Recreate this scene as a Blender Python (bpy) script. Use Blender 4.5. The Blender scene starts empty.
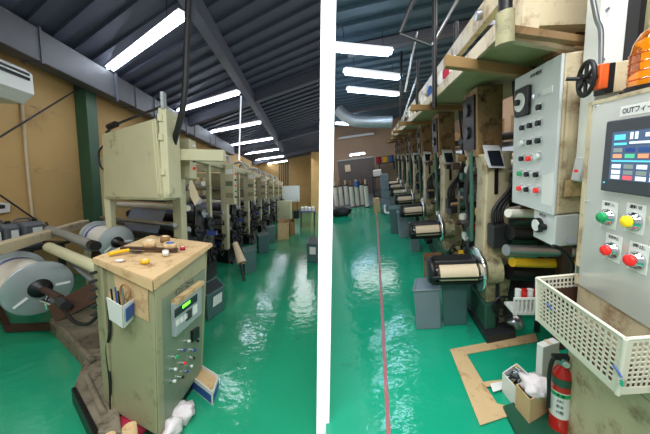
import bpy, bmesh, math, random
from mathutils import Vector, Matrix
random.seed(7)
COL = bpy.context.scene.collection
F = 260.0; CX, CY = 325.0, 217.0; H = 1.6
PI = math.pi
def V(*a): return Vector(a)

# ------------------------------------------------------------------ frames
class Room:
    """A room with its own floor plane and long axis (y), x to the right, z up; camera over its origin at height H."""
    def __init__(s, vx, vy, k, ux):
        uy = CY + (F * F + (vx - CX) * (ux - CX)) / (CY - vy)      # where plumb lines of this room meet
        up = -V((ux - CX) / F, (CY - uy) / F, -1).normalized()
        a = V((vx - CX) / F, (CY - vy) / F, -1).normalized()
        x = a.cross(up)
        s.R = Matrix((x, a, up)).transposed()      # room -> camera
        s.Ri = s.R.transposed(); s.k = k; s.M = Matrix.Identity(4)
    def ray(s, px, py): return s.Ri @ V((px - CX) / F, (CY - py) / F, -1)
    def g(s, px, py, z=0.0):
        d = s.ray(px, py); t = (z - H) / d.z; p = d * t; return V(p.x, p.y, z)
    def y(s, px, py, y):
        d = s.ray(px, py); p = d * (y / d.y); return V(p.x, y, p.z + H)
    def x(s, px, py, x):
        d = s.ray(px, py); p = d * (x / d.x); return V(x, p.y, p.z + H)
    def plane(s, px, py, p0, n):
        d = s.ray(px, py); o = V(0, 0, H); t = (p0 - o).dot(n) / d.dot(n); return o + d * t
L = Room(308, 191, -0.568, 290)
R = Room(374, 157, 0.315, 480)
cam_rot = L.Ri.copy()                               # camera orientation in world (= left room) axes
R.M = Matrix.Translation((0, 0, H)) @ (L.Ri @ R.R).to_4x4() @ Matrix.Translation((0, 0, -H))

# ------------------------------------------------------------------ materials
MATS = {}
def lin(c): return tuple(((v / 255) / 12.92 if v <= 10 else (((v / 255) + .055) / 1.055) ** 2.4) for v in c)
def mat(name, rgb, rough=.5, metal=0., var=.12, scale=6., dirt=0., dirt_rgb=(45, 34, 22), dscale=4., bump=0., bscale=40., emit=0., trans=0., alpha=1., coat=0., stretch=(1, 1, 1)):
    if name in MATS: return MATS[name]
    m = bpy.data.materials.new(name); m.use_nodes = True; MATS[name] = m
    n = m.node_tree.nodes; l = m.node_tree.links; b = n['Principled BSDF']
    c = lin(rgb)
    tc = n.new('ShaderNodeTexCoord'); mp = n.new('ShaderNodeMapping'); mp.inputs['Scale'].default_value = stretch
    l.new(tc.outputs['Object'], mp.inputs['Vector'])
    nz = n.new('ShaderNodeTexNoise'); nz.inputs['Scale'].default_value = scale; nz.inputs['Detail'].default_value = 5
    l.new(mp.outputs[0], nz.inputs['Vector'])
    mx = n.new('ShaderNodeMix'); mx.data_type = 'RGBA'
    mx.inputs[6].default_value = (*[v * (1 - var) for v in c], 1); mx.inputs[7].default_value = (*[min(1, v * (1 + var)) for v in c], 1)
    l.new(nz.outputs['Fac'], mx.inputs[0]); out = mx.outputs[2]
    if dirt > 0:
        n2 = n.new('ShaderNodeTexNoise'); n2.inputs['Scale'].default_value = dscale; n2.inputs['Detail'].default_value = 8; n2.inputs['Roughness'].default_value = .7
        l.new(mp.outputs[0], n2.inputs['Vector'])
        rp = n.new('ShaderNodeValToRGB'); rp.color_ramp.elements[0].position = .62 - dirt * .3; rp.color_ramp.elements[1].position = .78 - dirt * .25
        l.new(n2.outputs['Fac'], rp.inputs[0])
        m2 = n.new('ShaderNodeMix'); m2.data_type = 'RGBA'; m2.inputs[7].default_value = (*lin(dirt_rgb), 1)
        l.new(out, m2.inputs[6]); l.new(rp.outputs[0], m2.inputs[0]); out = m2.outputs[2]
    l.new(out, b.inputs['Base Color'])
    b.inputs['Roughness'].default_value = rough; b.inputs['Metallic'].default_value = metal
    if bump > 0:
        n3 = n.new('ShaderNodeTexNoise'); n3.inputs['Scale'].default_value = bscale; n3.inputs['Detail'].default_value = 3
        l.new(tc.outputs['Object'], n3.inputs['Vector'])
        bp = n.new('ShaderNodeBump'); bp.inputs['Strength'].default_value = bump; bp.inputs['Distance'].default_value = .02
        l.new(n3.outputs['Fac'], bp.inputs['Height']); l.new(bp.outputs[0], b.inputs['Normal'])
    if emit > 0:
        b.inputs['Emission Color'].default_value = (*c, 1); b.inputs['Emission Strength'].default_value = emit
    if trans > 0: b.inputs['Transmission Weight'].default_value = trans
    if alpha < 1: b.inputs['Alpha'].default_value = alpha
    if coat > 0: b.inputs['Coat Weight'].default_value = coat; b.inputs['Coat Roughness'].default_value = .05
    return m
M = {
 'floor': mat('green_epoxy', (24, 154, 118), .1, 0, .14, 1.2, bump=.22, bscale=10, dirt=.05, dirt_rgb=(20, 90, 70), dscale=2),
 'floorL': mat('green_epoxy_dark', (36, 146, 108), .1, 0, .18, 1.2, bump=.22, bscale=10, dirt=.05, dirt_rgb=(20, 80, 60), dscale=2),
 'tan': mat('plywood_wall', (196, 160, 102), .7, 0, .15, 1.5, dirt=.1, dirt_rgb=(150, 112, 60), dscale=1.2),
 'tanR': mat('beige_wall', (176, 148, 124), .8, 0, .1, 1.5),
 'ceil': mat('ceiling_steel', (76, 80, 98), .6, 0, .2, 2),
 'ceilR': mat('ceiling_steel_teal', (66, 90, 108), .6, 0, .2, 2),
 'beam': mat('painted_beam', (88, 90, 104), .6, 0, .15, 3),
 'duct': mat('galvanised_duct', (82, 83, 86), .6, .1, .2, 3, dirt=.1, dirt_rgb=(70, 72, 76)),
 'white': mat('glowing_white_plaster', (250, 250, 250), .8, 0, .0, 1, emit=.35),  # faint glow added so the dividing wall stays bright white
 'whitep': mat('white_paint', (225, 225, 220), .5, 0, .06, 5),
 'green_col': mat('green_column_paint', (52, 88, 62), .5, 0, .15, 3),
 'cream': mat('cream_paint', (196, 191, 156), .5, 0, .12, 3, dirt=.12, dirt_rgb=(110, 104, 74), dscale=5),
 'creamd': mat('grimy_cream_paint', (160, 152, 116), .55, 0, .2, 5, dirt=.42, dirt_rgb=(58, 46, 30), dscale=7),
 'creamw': mat('worn_ivory_paint', (196, 180, 148), .5, 0, .14, 4, dirt=.36, dirt_rgb=(120, 84, 50), dscale=6),
 'tanpaint': mat('stained_tan_paint', (150, 118, 80), .55, 0, .2, 5, dirt=.4, dirt_rgb=(40, 28, 18), dscale=8),
 'olive': mat('olive_cabinet_paint', (152, 149, 116), .5, 0, .12, 3, dirt=.2, dirt_rgb=(84, 84, 52), dscale=6),
 'oliveplate': mat('grey_green_plate', (120, 134, 112), .45, .2, .1, 4, dirt=.12, dirt_rgb=(80, 90, 70)),
 'kraft': mat('kraft_cardboard', (198, 168, 124), .85, 0, .12, 6, dirt=.34, dirt_rgb=(140, 100, 58), dscale=7),
 'woodbar': mat('weathered_wood', (150, 118, 74), .7, 0, .15, 5, dirt=.15, dirt_rgb=(90, 66, 38)),
 'kraftd': mat('dark_cardboard', (140, 104, 64), .85, 0, .15, 6),
 'black': mat('black_steel', (26, 25, 27), .4, .3, .3, 8),
 'blackrub': mat('black_rubber', (20, 20, 22), .5, 0, .2, 8),
 'darkgrey': mat('dark_grey_steel', (58, 60, 62), .4, .5, .25, 9),
 'steel': mat('bare_steel', (165, 168, 172), .28, .85, .15, 9),
 'chrome': mat('chrome', (225, 228, 232), .12, 1., .03, 9),
 'alu': mat('brushed_aluminium', (168, 174, 176), .38, .55, .1, 9, stretch=(1, 1, 1)),
 'stainless': mat('stainless_panel', (214, 213, 206), .25, .5, .14, 3, stretch=(1, 1, .25)),
 'greypanel': mat('grey_panel_paint', (206, 209, 208), .4, .05, .06, 4),
 'rust': mat('brown_iron', (70, 48, 38), .6, .3, .3, 8),
 'stone': mat('grimy_casting', (128, 118, 100), .7, .1, .25, 7, dirt=.4, dirt_rgb=(60, 52, 40), dscale=9),
 'bin': mat('slate_plastic_bin', (70, 100, 100), .4, 0, .1, 4),
 'bingrey': mat('grey_plastic_bin', (110, 124, 132), .4, 0, .1, 4),
 'binin': mat('bin_inside', (30, 40, 42), .6, 0, .1, 4),
 'red': mat('red_paint', (200, 22, 20), .3, 0, .08, 4, coat=.5),
 'redb': mat('red_button', (230, 40, 36), .35, 0, .03, 4, emit=.25),
 'greenb': mat('green_button', (20, 150, 84), .3, 0, .03, 4, emit=.15),
 'yellowb': mat('yellow_button', (240, 208, 30), .3, 0, .03, 4, emit=.3),
 'blueb': mat('blue_button', (40, 70, 150), .4, 0, .03, 4),
 'whiteb': mat('white_button', (225, 225, 220), .4, 0, .03, 4),
 'orange': mat('orange_plastic', (232, 96, 32), .4, 0, .05, 4),
 'amber': mat('amber_dome', (226, 128, 8), .05, 0, .3, 25, emit=.03, trans=.85, coat=1),
 'ambercore': mat('amber_core', (255, 214, 120), .3, 0, .1, 12, emit=.7),
 'tube': mat('lit_tube', (235, 243, 255), .5, 0, 0, 1, emit=16),
 'tubeR': mat('lit_tube_cool', (205, 228, 255), .5, 0, 0, 1, emit=14),
 'lampw': mat('lamp_housing_white', (235, 238, 242), .5, 0, .02, 1, emit=.8),
 'screenui': mat('screen_ui_blue', (74, 92, 124), .2, 0, .1, 4, emit=.35),
 'screen': mat('screen_black', (30, 34, 42), .15, 0, .05, 3),
 'screenb': mat('screen_bezel', (58, 62, 68), .35, 0, .05, 3),
 'blue': mat('blue_film', (60, 76, 140), .3, .1, .3, 9),
 'bluep': mat('blue_print', (44, 84, 150), .5, 0, .1, 9),
 'film': mat('grey_blue_film', (120, 132, 158), .25, .2, .2, 3),
 'paper': mat('white_paper_roll', (222, 216, 204), .6, 0, .05, 6),
 'paperd': mat('beige_paper_roll', (206, 186, 156), .6, 0, .08, 9),
 'basket': mat('ivory_plastic', (214, 208, 190), .45, 0, .05, 5, dirt=.14, dirt_rgb=(160, 130, 100), dscale=9),
 'curtain': mat('grey_strip_curtain', (92, 84, 82), .3, 0, .2, 5, alpha=.85, stretch=(8, 1, .3)),
 'shelf': mat('green_grey_board', (146, 150, 106), .5, 0, .18, 2, dirt=.15, dirt_rgb=(80, 84, 54), dscale=3),
 'greenm': mat('green_machine_paint', (50, 92, 76), .45, .1, .2, 7),
 'yellow': mat('yellow_plastic', (226, 178, 24), .45, 0, .08, 6),
 'jerry': mat('grey_jerry_can', (96, 98, 102), .5, 0, .1, 6),
 'redline': mat('worn_red_line', (168, 96, 100), .4, 0, .3, 20, dirt=.25, dirt_rgb=(60, 110, 92), dscale=20),
 'mat_green': mat('dark_green_step', (18, 74, 52), .5, 0, .15, 5),
 'slatefloor': mat('grey_floor_area', (84, 92, 94), .5, 0, .1, 3),
 'ink': mat('ink_black', (12, 12, 14), .6, 0, 0, 1),
 'led': mat('green_led', (120, 255, 60), .4, 0, 0, 1, emit=1.5),
 'cyan': mat('cyan_ui', (90, 200, 225), .4, 0, 0, 1, emit=.7),
 'uiw': mat('white_ui', (215, 225, 235), .4, 0, 0, 1, emit=.6),
 'uio': mat('orange_ui', (225, 150, 110), .4, 0, 0, 1, emit=.5),
 'uir': mat('red_ui', (225, 90, 100), .4, 0, 0, 1, emit=.5),
 'uig': mat('green_ui', (80, 190, 150), .4, 0, 0, 1, emit=.5),
 'redc': mat('crimson_cloth', (160, 24, 54), .8, 0, .1, 8),
 'rag': mat('white_rag', (222, 214, 214), .85, 0, .06, 12),
 'lcd': mat('lcd_grey', (150, 160, 160), .3, 0, .05, 6),
}
def chequer_cap(): pass

# ------------------------------------------------------------------ mesh builder
class MB:
    def __init__(s): s.v = []; s.f = []; s.sm = []
    def add(s, vs, fs, smooth=False):
        b = len(s.v); s.v += [Vector(v) for v in vs]; s.f += [tuple(b + i for i in f) for f in fs]; s.sm += [smooth] * len(fs); return s
    def hexa(s, b, t):
        return s.add(list(b) + list(t), [(3, 2, 1, 0), (4, 5, 6, 7), (0, 1, 5, 4), (1, 2, 6, 5), (2, 3, 7, 6), (3, 0, 4, 7)])
    def box(s, x0, x1, y0, y1, z0, z1, k=0., xr=0.):
        q = [(x0, y0), (x1, y0), (x1, y1), (x0, y1)]
        q = [(x, y + k * (x - xr)) for x, y in q]
        return s.hexa([(x, y, z0) for x, y in q], [(x, y, z1) for x, y in q])
    def slab(s, quad, vec):
        q = [Vector(p) for p in quad]; return s.hexa(q, [p + vec for p in q])
    def prism(s, pts, vec):
        n = len(pts); p = [Vector(a) for a in pts]; q = [a + Vector(vec) for a in p]
        return s.add(p + q, [tuple(reversed(range(n))), tuple(range(n, 2 * n))] + [(i, (i + 1) % n, n + (i + 1) % n, n + i) for i in range(n)])
    def cyl(s, p0, p1, r0, r1=None, n=16, caps=True):
        p0 = Vector(p0); p1 = Vector(p1); r1 = r0 if r1 is None else r1
        d = (p1 - p0).normalized(); u = d.orthogonal().normalized(); w = d.cross(u)
        ring = lambda p, r: [p + (u * math.cos(2 * PI * i / n) + w * math.sin(2 * PI * i / n)) * r for i in range(n)]
        s.add(ring(p0, r0) + ring(p1, r1), [(i, (i + 1) % n, n + (i + 1) % n, n + i) for i in range(n)], True)
        if caps: s.add(ring(p0, r0) + ring(p1, r1), [tuple(reversed(range(n))), tuple(range(n, 2 * n))])
        return s
    def lathe(s, c, d, prof, n=24):
        """prof: list of (radius, distance along d)"""
        c = Vector(c); d = Vector(d).normalized(); u = d.orthogonal().normalized(); w = d.cross(u)
        vs = []
        for r, h in prof:
            vs += [c + d * h + (u * math.cos(2 * PI * i / n) + w * math.sin(2 * PI * i / n)) * max(r, 1e-4) for i in range(n)]
        fs = [(j * n + i, j * n + (i + 1) % n, (j + 1) * n + (i + 1) % n, (j + 1) * n + i) for j in range(len(prof) - 1) for i in range(n)]
        return s.add(vs, fs, True)
    def ring(s, c, d, ro, ri, th, n=32):
        return s.lathe(c, d, [(ri, -th / 2), (ro, -th / 2), (ro, th / 2), (ri, th / 2), (ri, -th / 2)], n)
    def torus(s, c, d, Rr, r, n=28, m=8):
        return s.lathe(c, d, [(Rr + r * math.cos(2 * PI * j / m), r * math.sin(2 * PI * j / m)) for j in range(m + 1)], n)
    def path(s, pts, r, n=8, sub=6):
        P = [Vector(p) for p in pts]
        if len(P) > 2 and sub > 1:
            Q = []
            for i in range(len(P) - 1):
                a, b, c, d = P[max(i - 1, 0)], P[i], P[i + 1], P[min(i + 2, len(P) - 1)]
                for j in range(sub):
                    t = j / sub
                    Q.append(.5 * ((2 * b) + (c - a) * t + (2 * a - 5 * b + 4 * c - d) * t * t + (3 * b - a - 3 * c + d) * t ** 3))
            P = Q + [P[-1]]
        vs = []; u = None
        for i, p in enumerate(P):
            d = (P[min(i + 1, len(P) - 1)] - P[max(i - 1, 0)]).normalized()
            u = d.orthogonal().normalized() if u is None else (u - d * u.dot(d)).normalized()
            w = d.cross(u)
            vs += [p + (u * math.cos(2 * PI * k / n) + w * math.sin(2 * PI * k / n)) * r for k in range(n)]
        fs = [(j * n + i, j * n + (i + 1) % n, (j + 1) * n + (i + 1) % n, (j + 1) * n + i) for j in range(len(P) - 1) for i in range(n)]
        s.add(vs, fs, True)
        return s.add(vs[:n] + vs[-n:], [tuple(reversed(range(n))), tuple(range(n, 2 * n))])
    def blob(s, c, rx, ry, rz, seed=0, amp=.25, n=14, m=9):
        rnd = random.Random(seed); ph = [rnd.uniform(0, 6) for _ in range(6)]
        vs = []
        for j in range(m + 1):
            a = PI * j / m
            for i in range(n):
                b = 2 * PI * i / n
                k = 1 + amp * (math.sin(3 * b + ph[0] + 2 * a) * .5 + math.sin(5 * a + ph[1] + 2 * b) * .4 + math.sin(4 * b - 5 * a + ph[2]) * .3) * math.sin(a)
                vs.append(Vector(c) + V(rx * math.sin(a) * math.cos(b), ry * math.sin(a) * math.sin(b), rz * math.cos(a)) * k)
        return s.add(vs, [(j * n + i, j * n + (i + 1) % n, (j + 1) * n + (i + 1) % n, (j + 1) * n + i) for j in range(m) for i in range(n)], True)
    def mesh(s, name, off=V(0, 0, 0)):
        me = bpy.data.meshes.new(name); me.from_pydata([v - off for v in s.v], [], s.f)
        me.polygons.foreach_set('use_smooth', s.sm)
        bm = bmesh.new(); bm.from_mesh(me); bmesh.ops.remove_doubles(bm, verts=bm.verts, dist=1e-5) if False else None
        bmesh.ops.recalc_face_normals(bm, faces=bm.faces); bm.to_mesh(me); bm.free(); me.update(); return me

def link(o): COL.objects.link(o); return o
def setp(o, label=None, cat=None, group=None, kind=None):
    for k, v in (('label', label), ('category', cat), ('group', group), ('kind', kind)):
        if v: o[k] = v
def bev(o, w):
    if w: b = o.modifiers.new('bevel', 'BEVEL'); b.width = w; b.segments = 2; b.limit_method = 'ANGLE'; b.angle_limit = math.radians(50)
class Thing:
    def __init__(s, room, name, label, cat, loc, group=None):
        s.room = room; s.loc = Vector(loc); s.o = link(bpy.data.objects.new(name, None)); s.o.empty_display_size = .1
        s.o.matrix_basis = room.M @ Matrix.Translation(s.loc); setp(s.o, label, cat, group)
    def part(s, name, mb, m, parent=None, label=None, bevel=0., kind=None):
        me = mb.mesh(name, s.loc); me.materials.append(m)
        o = link(bpy.data.objects.new(name, me)); o.parent = parent or s.o; setp(o, label, kind=kind); bev(o, bevel); return o
    def text(s, name, txt, pos, right, up, h, m, parent=None, width=None):
        me = text_mesh(txt, pos - s.loc, right, up, h, width); me.materials.append(m)
        o = link(bpy.data.objects.new(name, me)); o.parent = parent or s.o; return o
def text_mesh(txt, pos, right, up, h, width=None):
    cu = bpy.data.curves.new('lettering', 'FONT'); cu.body = txt; cu.align_x = 'CENTER'; cu.align_y = 'CENTER'; cu.size = 1.0; cu.resolution_u = 3; cu.offset = .02
    ob = bpy.data.objects.new('lettering', cu); COL.objects.link(ob); bpy.context.view_layer.update()
    me = bpy.data.meshes.new_from_object(ob.evaluated_get(bpy.context.evaluated_depsgraph_get()))
    bpy.data.objects.remove(ob)
    xs = [v.co.x for v in me.vertices] or [0]; w = max(xs) - min(xs) or 1
    sx = (width / w) if width else h
    right = Vector(right).normalized(); up = Vector(up).normalized()
    for v in me.vertices: v.co = pos + right * (v.co.x * sx) + up * (v.co.y * h)
    me.materials.clear(); return me
def single(room, name, mb, m, label, cat, group=None, bevel=0., kind=None):
    lo = V(min(v.x for v in mb.v), min(v.y for v in mb.v), min(v.z for v in mb.v)); hi = V(max(v.x for v in mb.v), max(v.y for v in mb.v), 0)
    c = V((lo.x + hi.x) / 2, (lo.y + hi.y) / 2, lo.z)
    me = mb.mesh(name, c); me.materials.append(m)
    o = link(bpy.data.objects.new(name, me)); o.matrix_basis = room.M @ Matrix.Translation(c); setp(o, label, cat, group, kind); bev(o, bevel); return o
def struct(room, name, mb, m, bevel=0.):
    return single(room, name, mb, m, None, None, None, bevel, 'structure')
def dup(root, room, loc, label=None, rz=0., skip=()):
    def cp(o, par):
        c = o.copy(); COL.objects.link(c)
        if par: c.parent = par
        for ch in [x for x in o.children if x.name.split('.')[0] not in skip]: cp(ch, c)
        return c
    r = cp(root, None); r.matrix_basis = room.M @ Matrix.Translation(Vector(loc)) @ Matrix.Rotation(rz, 4, 'Z')
    if label: r['label'] = label
    return r
ORD = ['first', 'second', 'third', 'fourth', 'fifth', 'sixth', 'seventh', 'eighth', 'ninth']

# ================================================================== CAMERA
cam = bpy.data.cameras.new('camera'); co = link(bpy.data.objects.new('camera', cam))
cam.sensor_width = 36; cam.sensor_fit = 'HORIZONTAL'; cam.lens = F / 650 * 36; cam.clip_start = .02
co.matrix_world = Matrix.Translation((0, 0, H)) @ cam_rot.to_4x4()
bpy.context.scene.camera = co

# ================================================================== STRUCTURE
def UL(px): r = L.ray(px, 191); return r.x / r.y
def UR(px): r = R.ray(px, 157); return r.x / r.y
# dividing wall between the two rooms, seen end-on
def slab_wall():
    a0, a1 = UL(319) * 1.5, UL(333) * 1.5; m = UL(326)
    w = (a1 - a0) / 2; q = [(a0, 1.5), (a1, 1.5), (m * 24 + w * .9, 24), (m * 24 - w * .9, 24)]
    return MB().hexa([(x, y, -.4) for x, y in q], [(x, y, 7.6) for x, y in q])
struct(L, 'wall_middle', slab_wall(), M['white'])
YF = 23.0
mL = UL(326)
XW = -4.3
def flat(pts, z, th=-.1): return MB().prism([(x, y, z) for x, y in pts], (0, 0, th))
struct(L, 'floor', flat([(XW - .1, -1.5), (mL * -1.5 - .02, -1.5), (mL * YF - .02, YF), (XW - .1, YF)], 0), M['floorL'])
ceil = MB(); ZC = 4.4
def zc(x): return 3.87 + (x + 4.07) * .2
ceil.hexa([(XW - .1, -1.5, zc(XW - .1)), (-.1, -1.5, zc(-.1)), (mL * YF, YF, zc(mL * YF)), (XW - .1, YF, zc(XW - .1))], [(XW - .1, -1.5, zc(XW) + .1), (-.1, -1.5, zc(0) + .1), (mL * YF, YF, zc(mL * YF) + .1), (XW - .1, YF, zc(XW) + .1)])
for i in range(74):   # ribbed steel deck
    y = .2 + i * .36
    x1 = max(mL * y, 0) - .05; d = V(0, 0, .05)
    q = [V(XW, y + 2.3, zc(XW) - .0), V(x1, y, zc(x1) - .0), V(x1, y + .16, zc(x1) - .0), V(XW, y + 2.46, zc(XW) - .0)]
    if y + 2.46 < YF: ceil.hexa([p - d for p in q], q)
struct(L, 'ceiling', ceil, M['ceil'])
wl = MB().box(XW - .1, XW, -1.5, YF, 0, 3.9)
struct(L, 'wall_left', wl, M['tan'])
for i, z in enumerate((.95, 1.9, 2.85)):
    struct(L, 'trim_%d' % (i + 1), MB().box(XW, XW + .006, -1, YF, z, z + .012), M['kraft'])
struct(L, 'wall_back', MB().hexa([(XW, YF - .1, 0), (mL * YF - .05, YF - .1, 0), (mL * YF - .05, YF, 0), (XW, YF, 0)], [(XW, YF - .1, zc(XW)), (mL * YF - .05, YF - .1, zc(1.4)), (mL * YF - .05, YF, zc(1.4)), (XW, YF, zc(XW))]), M['tan'])
# pillar / right wall strip at the far end
pc0, pc1 = UL(311) * 19, UL(318.6) * 19
struct(L, 'wall_right', MB().box(pc0, pc1, 19, YF - .1, 0, ZC), M['tan'])
# steel beams
for i, y in enumerate((7.8, 13.6, 19.4)):
    b = MB(); x1 = mL * y - .05
    b.hexa([(XW, y + 1.2, zc(XW) - .3), (x1, y - 1.0, zc(x1) - .3), (x1, y - .8, zc(x1) - .3), (XW, y + 1.4, zc(XW) - .3)],
           [(XW, y + 1.2, zc(XW) - .05), (x1, y - 1.0, zc(x1) - .05), (x1, y - .8, zc(x1) - .05), (XW, y + 1.4, zc(XW) - .05)])
    single(L, 'ceiling_beam', b, M['beam'], ['cross beam under the dark ceiling, nearest of the three', 'cross beam under the dark ceiling, middle one of the three', 'cross beam under the dark ceiling, beside the far wall'][i], 'beam', 'cross beams of the left ceiling', kind='structure')
bl = MB(); p0 = L.g(192, 0, 4.2); p1 = L.g(262, 125, 4.2)
bl.box(p0.x - .09, p0.x + .09, p0.y - 1, p1.y + 6, zc(p0.x) - .32, zc(p0.x) - .06)
struct(L, 'trim_4', bl, M['beam'])
# green wall column
gc = Thing(L, 'steel_column', 'dark green painted steel column against the plywood wall', 'column', (XW + .1, 5.5, 0))
yc = L.x(79, 150, XW + .02).y
gc.part('web', MB().box(XW + .02, -4.1, yc + .08, yc + .14, 0, 3.8), M['green_col'])
gc.part('flange', MB().box(-4.11, -4.09, yc, yc + .24, 0, 3.8), M['green_col'])
gc.part('flange', MB().box(XW + .01, -4.11, yc, yc + .02, 0, 3.8), M['green_col'])
# duct
dx0, dx1 = -4.07, -3.8
dt = Thing(L, 'air_duct', 'grey galvanised square duct running along the top of the plywood wall', 'duct', ((dx0 + dx1) / 2, 8, 3.3))
dt.part('duct_body', MB().box(dx0, dx1, .8, 14, 3.38, 3.83), M['duct'], bevel=.01)
for y in (2.2, 3.55, 5.6, 6.9, 8.6, 10.6): dt.part('strap', MB().box(dx1, dx1 + .025, y, y + .05, 3.32, 3.86), M['beam']); dt.part('seam_flange', MB().box(dx0, dx1 + .015, y + .6, y + .63, 3.36, 3.85), M['duct'])
# conduits on far wall
for i in range(5):
    px = 279.5 + i * 2.1; p = L.y(px, 190, YF - .14)
    single(L, 'wall_conduit', MB().cyl((p.x, YF - .14, .3), (p.x, YF - .14, zc(p.x) - .06), .045, n=8), M['duct'], ORD[i] + ' vertical grey conduit from the left on the far plywood wall', 'conduit', 'conduits on the far wall')

# right room structure
YR = 13.5; ZR = 3.3; XR = 3.2
def edge(z):
    p, q = (R.g(326, 434), R.g(326, 190)) if z == 0 else (R.g(326, 10, z), R.g(326, 90, z))
    m = (q.x - p.x) / (q.y - p.y); return lambda y: p.x + m * (y - p.y)
E0, E1 = edge(0), edge(ZR)
struct(R, 'floor', flat([(E0(-1.5), -1.5), (XR, -1.5), (XR, YR), (E0(YR), YR)], 0), M['floor'])
struct(R, 'floor', flat([(E0(8.75) + .16, 8.75), (.55, 8.75), (.55, YR - .1), (E0(YR) + .22, YR - .1)], .012, -.01), M['slatefloor'])
cr = MB(); cr.prism([(E1(-1.5), -1.5, ZR), (XR, -1.5, ZR), (XR, YR, ZR), (E1(YR), YR, ZR)], (0, 0, .1))
for i in range(36):
    y = .5 + i * .36; cr.box(E1(y) + .12, XR, y, y + .15, ZR - .05, ZR)
struct(R, 'ceiling', cr, M['ceilR'])
struct(R, 'wall_back', MB().hexa([(E0(YR) + .06, YR, 0), (XR, YR, 0), (XR, YR + .1, 0), (E0(YR) + .06, YR + .1, 0)], [(E1(YR) + .06, YR, ZR), (XR, YR, ZR), (XR, YR + .1, ZR), (E1(YR) + .06, YR + .1, ZR)]), M['tanR'])
struct(R, 'wall_right', MB().box(XR, XR + .1, -1.5, YR, 0, ZR), M['tanR'])
for i, y in enumerate((4.3, 9.3)):
    single(R, 'ceiling_beam', MB().box(E1(y) + .3, XR, y, y + .15, ZR - .17, ZR - .05), M['beam'], ['steel cross beam of the teal ceiling, nearer one', 'steel cross beam of the teal ceiling, by the duct elbow'][i], 'beam', 'cross beams of the right ceiling', kind='structure')
# red floor line
q = [R.g(386.5, 436), R.g(391, 436), R.g(377.6, 214), R.g(376.2, 214)]
single(R, 'floor_line', MB().prism([(p.x, p.y, .003) for p in q], (0, 0, .002)), M['redline'], 'thin worn red line painted along the green aisle', 'floor marking')

# ================================================================== LAMPS
def lamp(room, pa, pb, tm, label, group, w=.11, z=None):
    pa, pb = Vector(pa), Vector(pb); d = (pb - pa).normalized(); s = d.cross(V(0, 0, 1)).normalized(); up = V(0, 0, 1)
    c = (pa + pb) / 2
    t = Thing(room, 'fluorescent_lamp', label, 'lamp', c, group)
    q = [pa + s * w * .55, pa - s * w * .55, pb - s * w * .55, pb + s * w * .55]
    q2 = [p + up * .05 for p in (pa + s * w * .3, pa - s * w * .3, pb - s * w * .3, pb + s * w * .3)]
    t.part('housing', MB().hexa(q, q2), M['lampw'])
    for k in (-1, 1):
        a = pa + s * k * w * .26 - up * .025; b = pb + s * k * w * .26 - up * .025
        t.part('tube', MB().cyl(a + d * .03, b - d * .03, .022, n=10), tm)
    for e in (.15, .85):
        p = pa.lerp(pb, e); top = (zc(p.x) if room is L else ZR) - .04
        t.part('hanger_rod', MB().cyl(p + up * .05, (p.x, p.y, top), .006, n=6), M['darkgrey'])
    return t
LL = [((110, 68), (182, 14)), ((178, 110), (238, 92)), ((208, 132), (260, 122)), ((230, 145), (272, 138)), ((243, 154), (278, 149)), ((253, 160), (283, 156)), ((262, 164.5), (287, 160.5))]
for i, (a, b) in enumerate(LL):
    lamp(L, L.g(*a, 3.9), L.g(*b, 3.9), M['tube'], 'lit twin-tube ceiling lamp, %s from the viewer in the left-hand row' % ORD[i], 'ceiling lamps over the left machine row', w=.15)
RL = [((335.5, 47), (391, 52)), ((345, 71), (400, 77)), ((348, 89), (398, 94)), ((336, 123), (364, 124.5))]
for i, (a, b) in enumerate(RL):
    lamp(R, R.g(*a, 3.0), R.g(*b, 3.0), M['tubeR'], 'lit twin-tube lamp under the teal ceiling, %s from the viewer' % ORD[i], 'ceiling lamps over the aisle', w=.12)
wl_ = R.y(349, 166, 11.6); wr_ = R.y(370, 166, 11.6)

def area(room, name, loc, rot, sx, sy, e, col=(1, 1, 1)):
    l = bpy.data.lights.new(name, 'AREA'); l.shape = 'RECTANGLE'; l.size = sx; l.size_y = sy; l.energy = e; l.color = col
    o = link(bpy.data.objects.new(name, l)); o.matrix_basis = room.M @ Matrix.Translation(loc) @ Matrix.Rotation(rot, 4, 'X'); return o
# unseen fill lights added to brighten both rooms, apart from the lamp rows
area(L, 'fill_light', (-1.6, .2, 3.9), 0, 2.2, .3, 95, (.93, .97, 1))
area(L, 'fill_light', (-.6, -1.0, 3.2), .6, 1.5, .5, 25, (1, .96, .9))
area(R, 'fill_light', (.5, 1.2, 3.2), 0, 1.3, .3, 45, (.9, .96, 1))
area(R, 'fill_light', (.7, -.9, 3.0), .75, 1.5, .6, 60, (.93, .97, 1))
area(R, 'fill_light', (1.9, 3.6, 3.2), 0, .4, 3.0, 60, (1, .95, .88))
area(R, 'fill_light', (1.9, 8.0, 3.2), 0, .4, 4.0, 60, (1, .95, .88))
area(R, 'fill_light', (-.3, 9.8, 3.1), 0, 1.5, 1.5, 35, (.95, .97, 1))
area(L, 'fill_light', (-.2, 15, 3.9), 0, 1, 8, 90, (.95, .98, 1))

# ================================================================== LEFT ROOM THINGS
KL = L.k; X0 = -1.75
def lc(x, y, z): return V(x, y + KL * (x - X0), z)        # machine-row coordinates: cross pieces run askew to the aisle
cdir = V(-1, .568, 0).normalized()
adir = V(0, 1, 0)
def lbox(mb, x0, x1, y0, y1, z0, z1): return mb.box(x0, x1, y0, y1, z0, z1, KL, X0)

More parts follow.
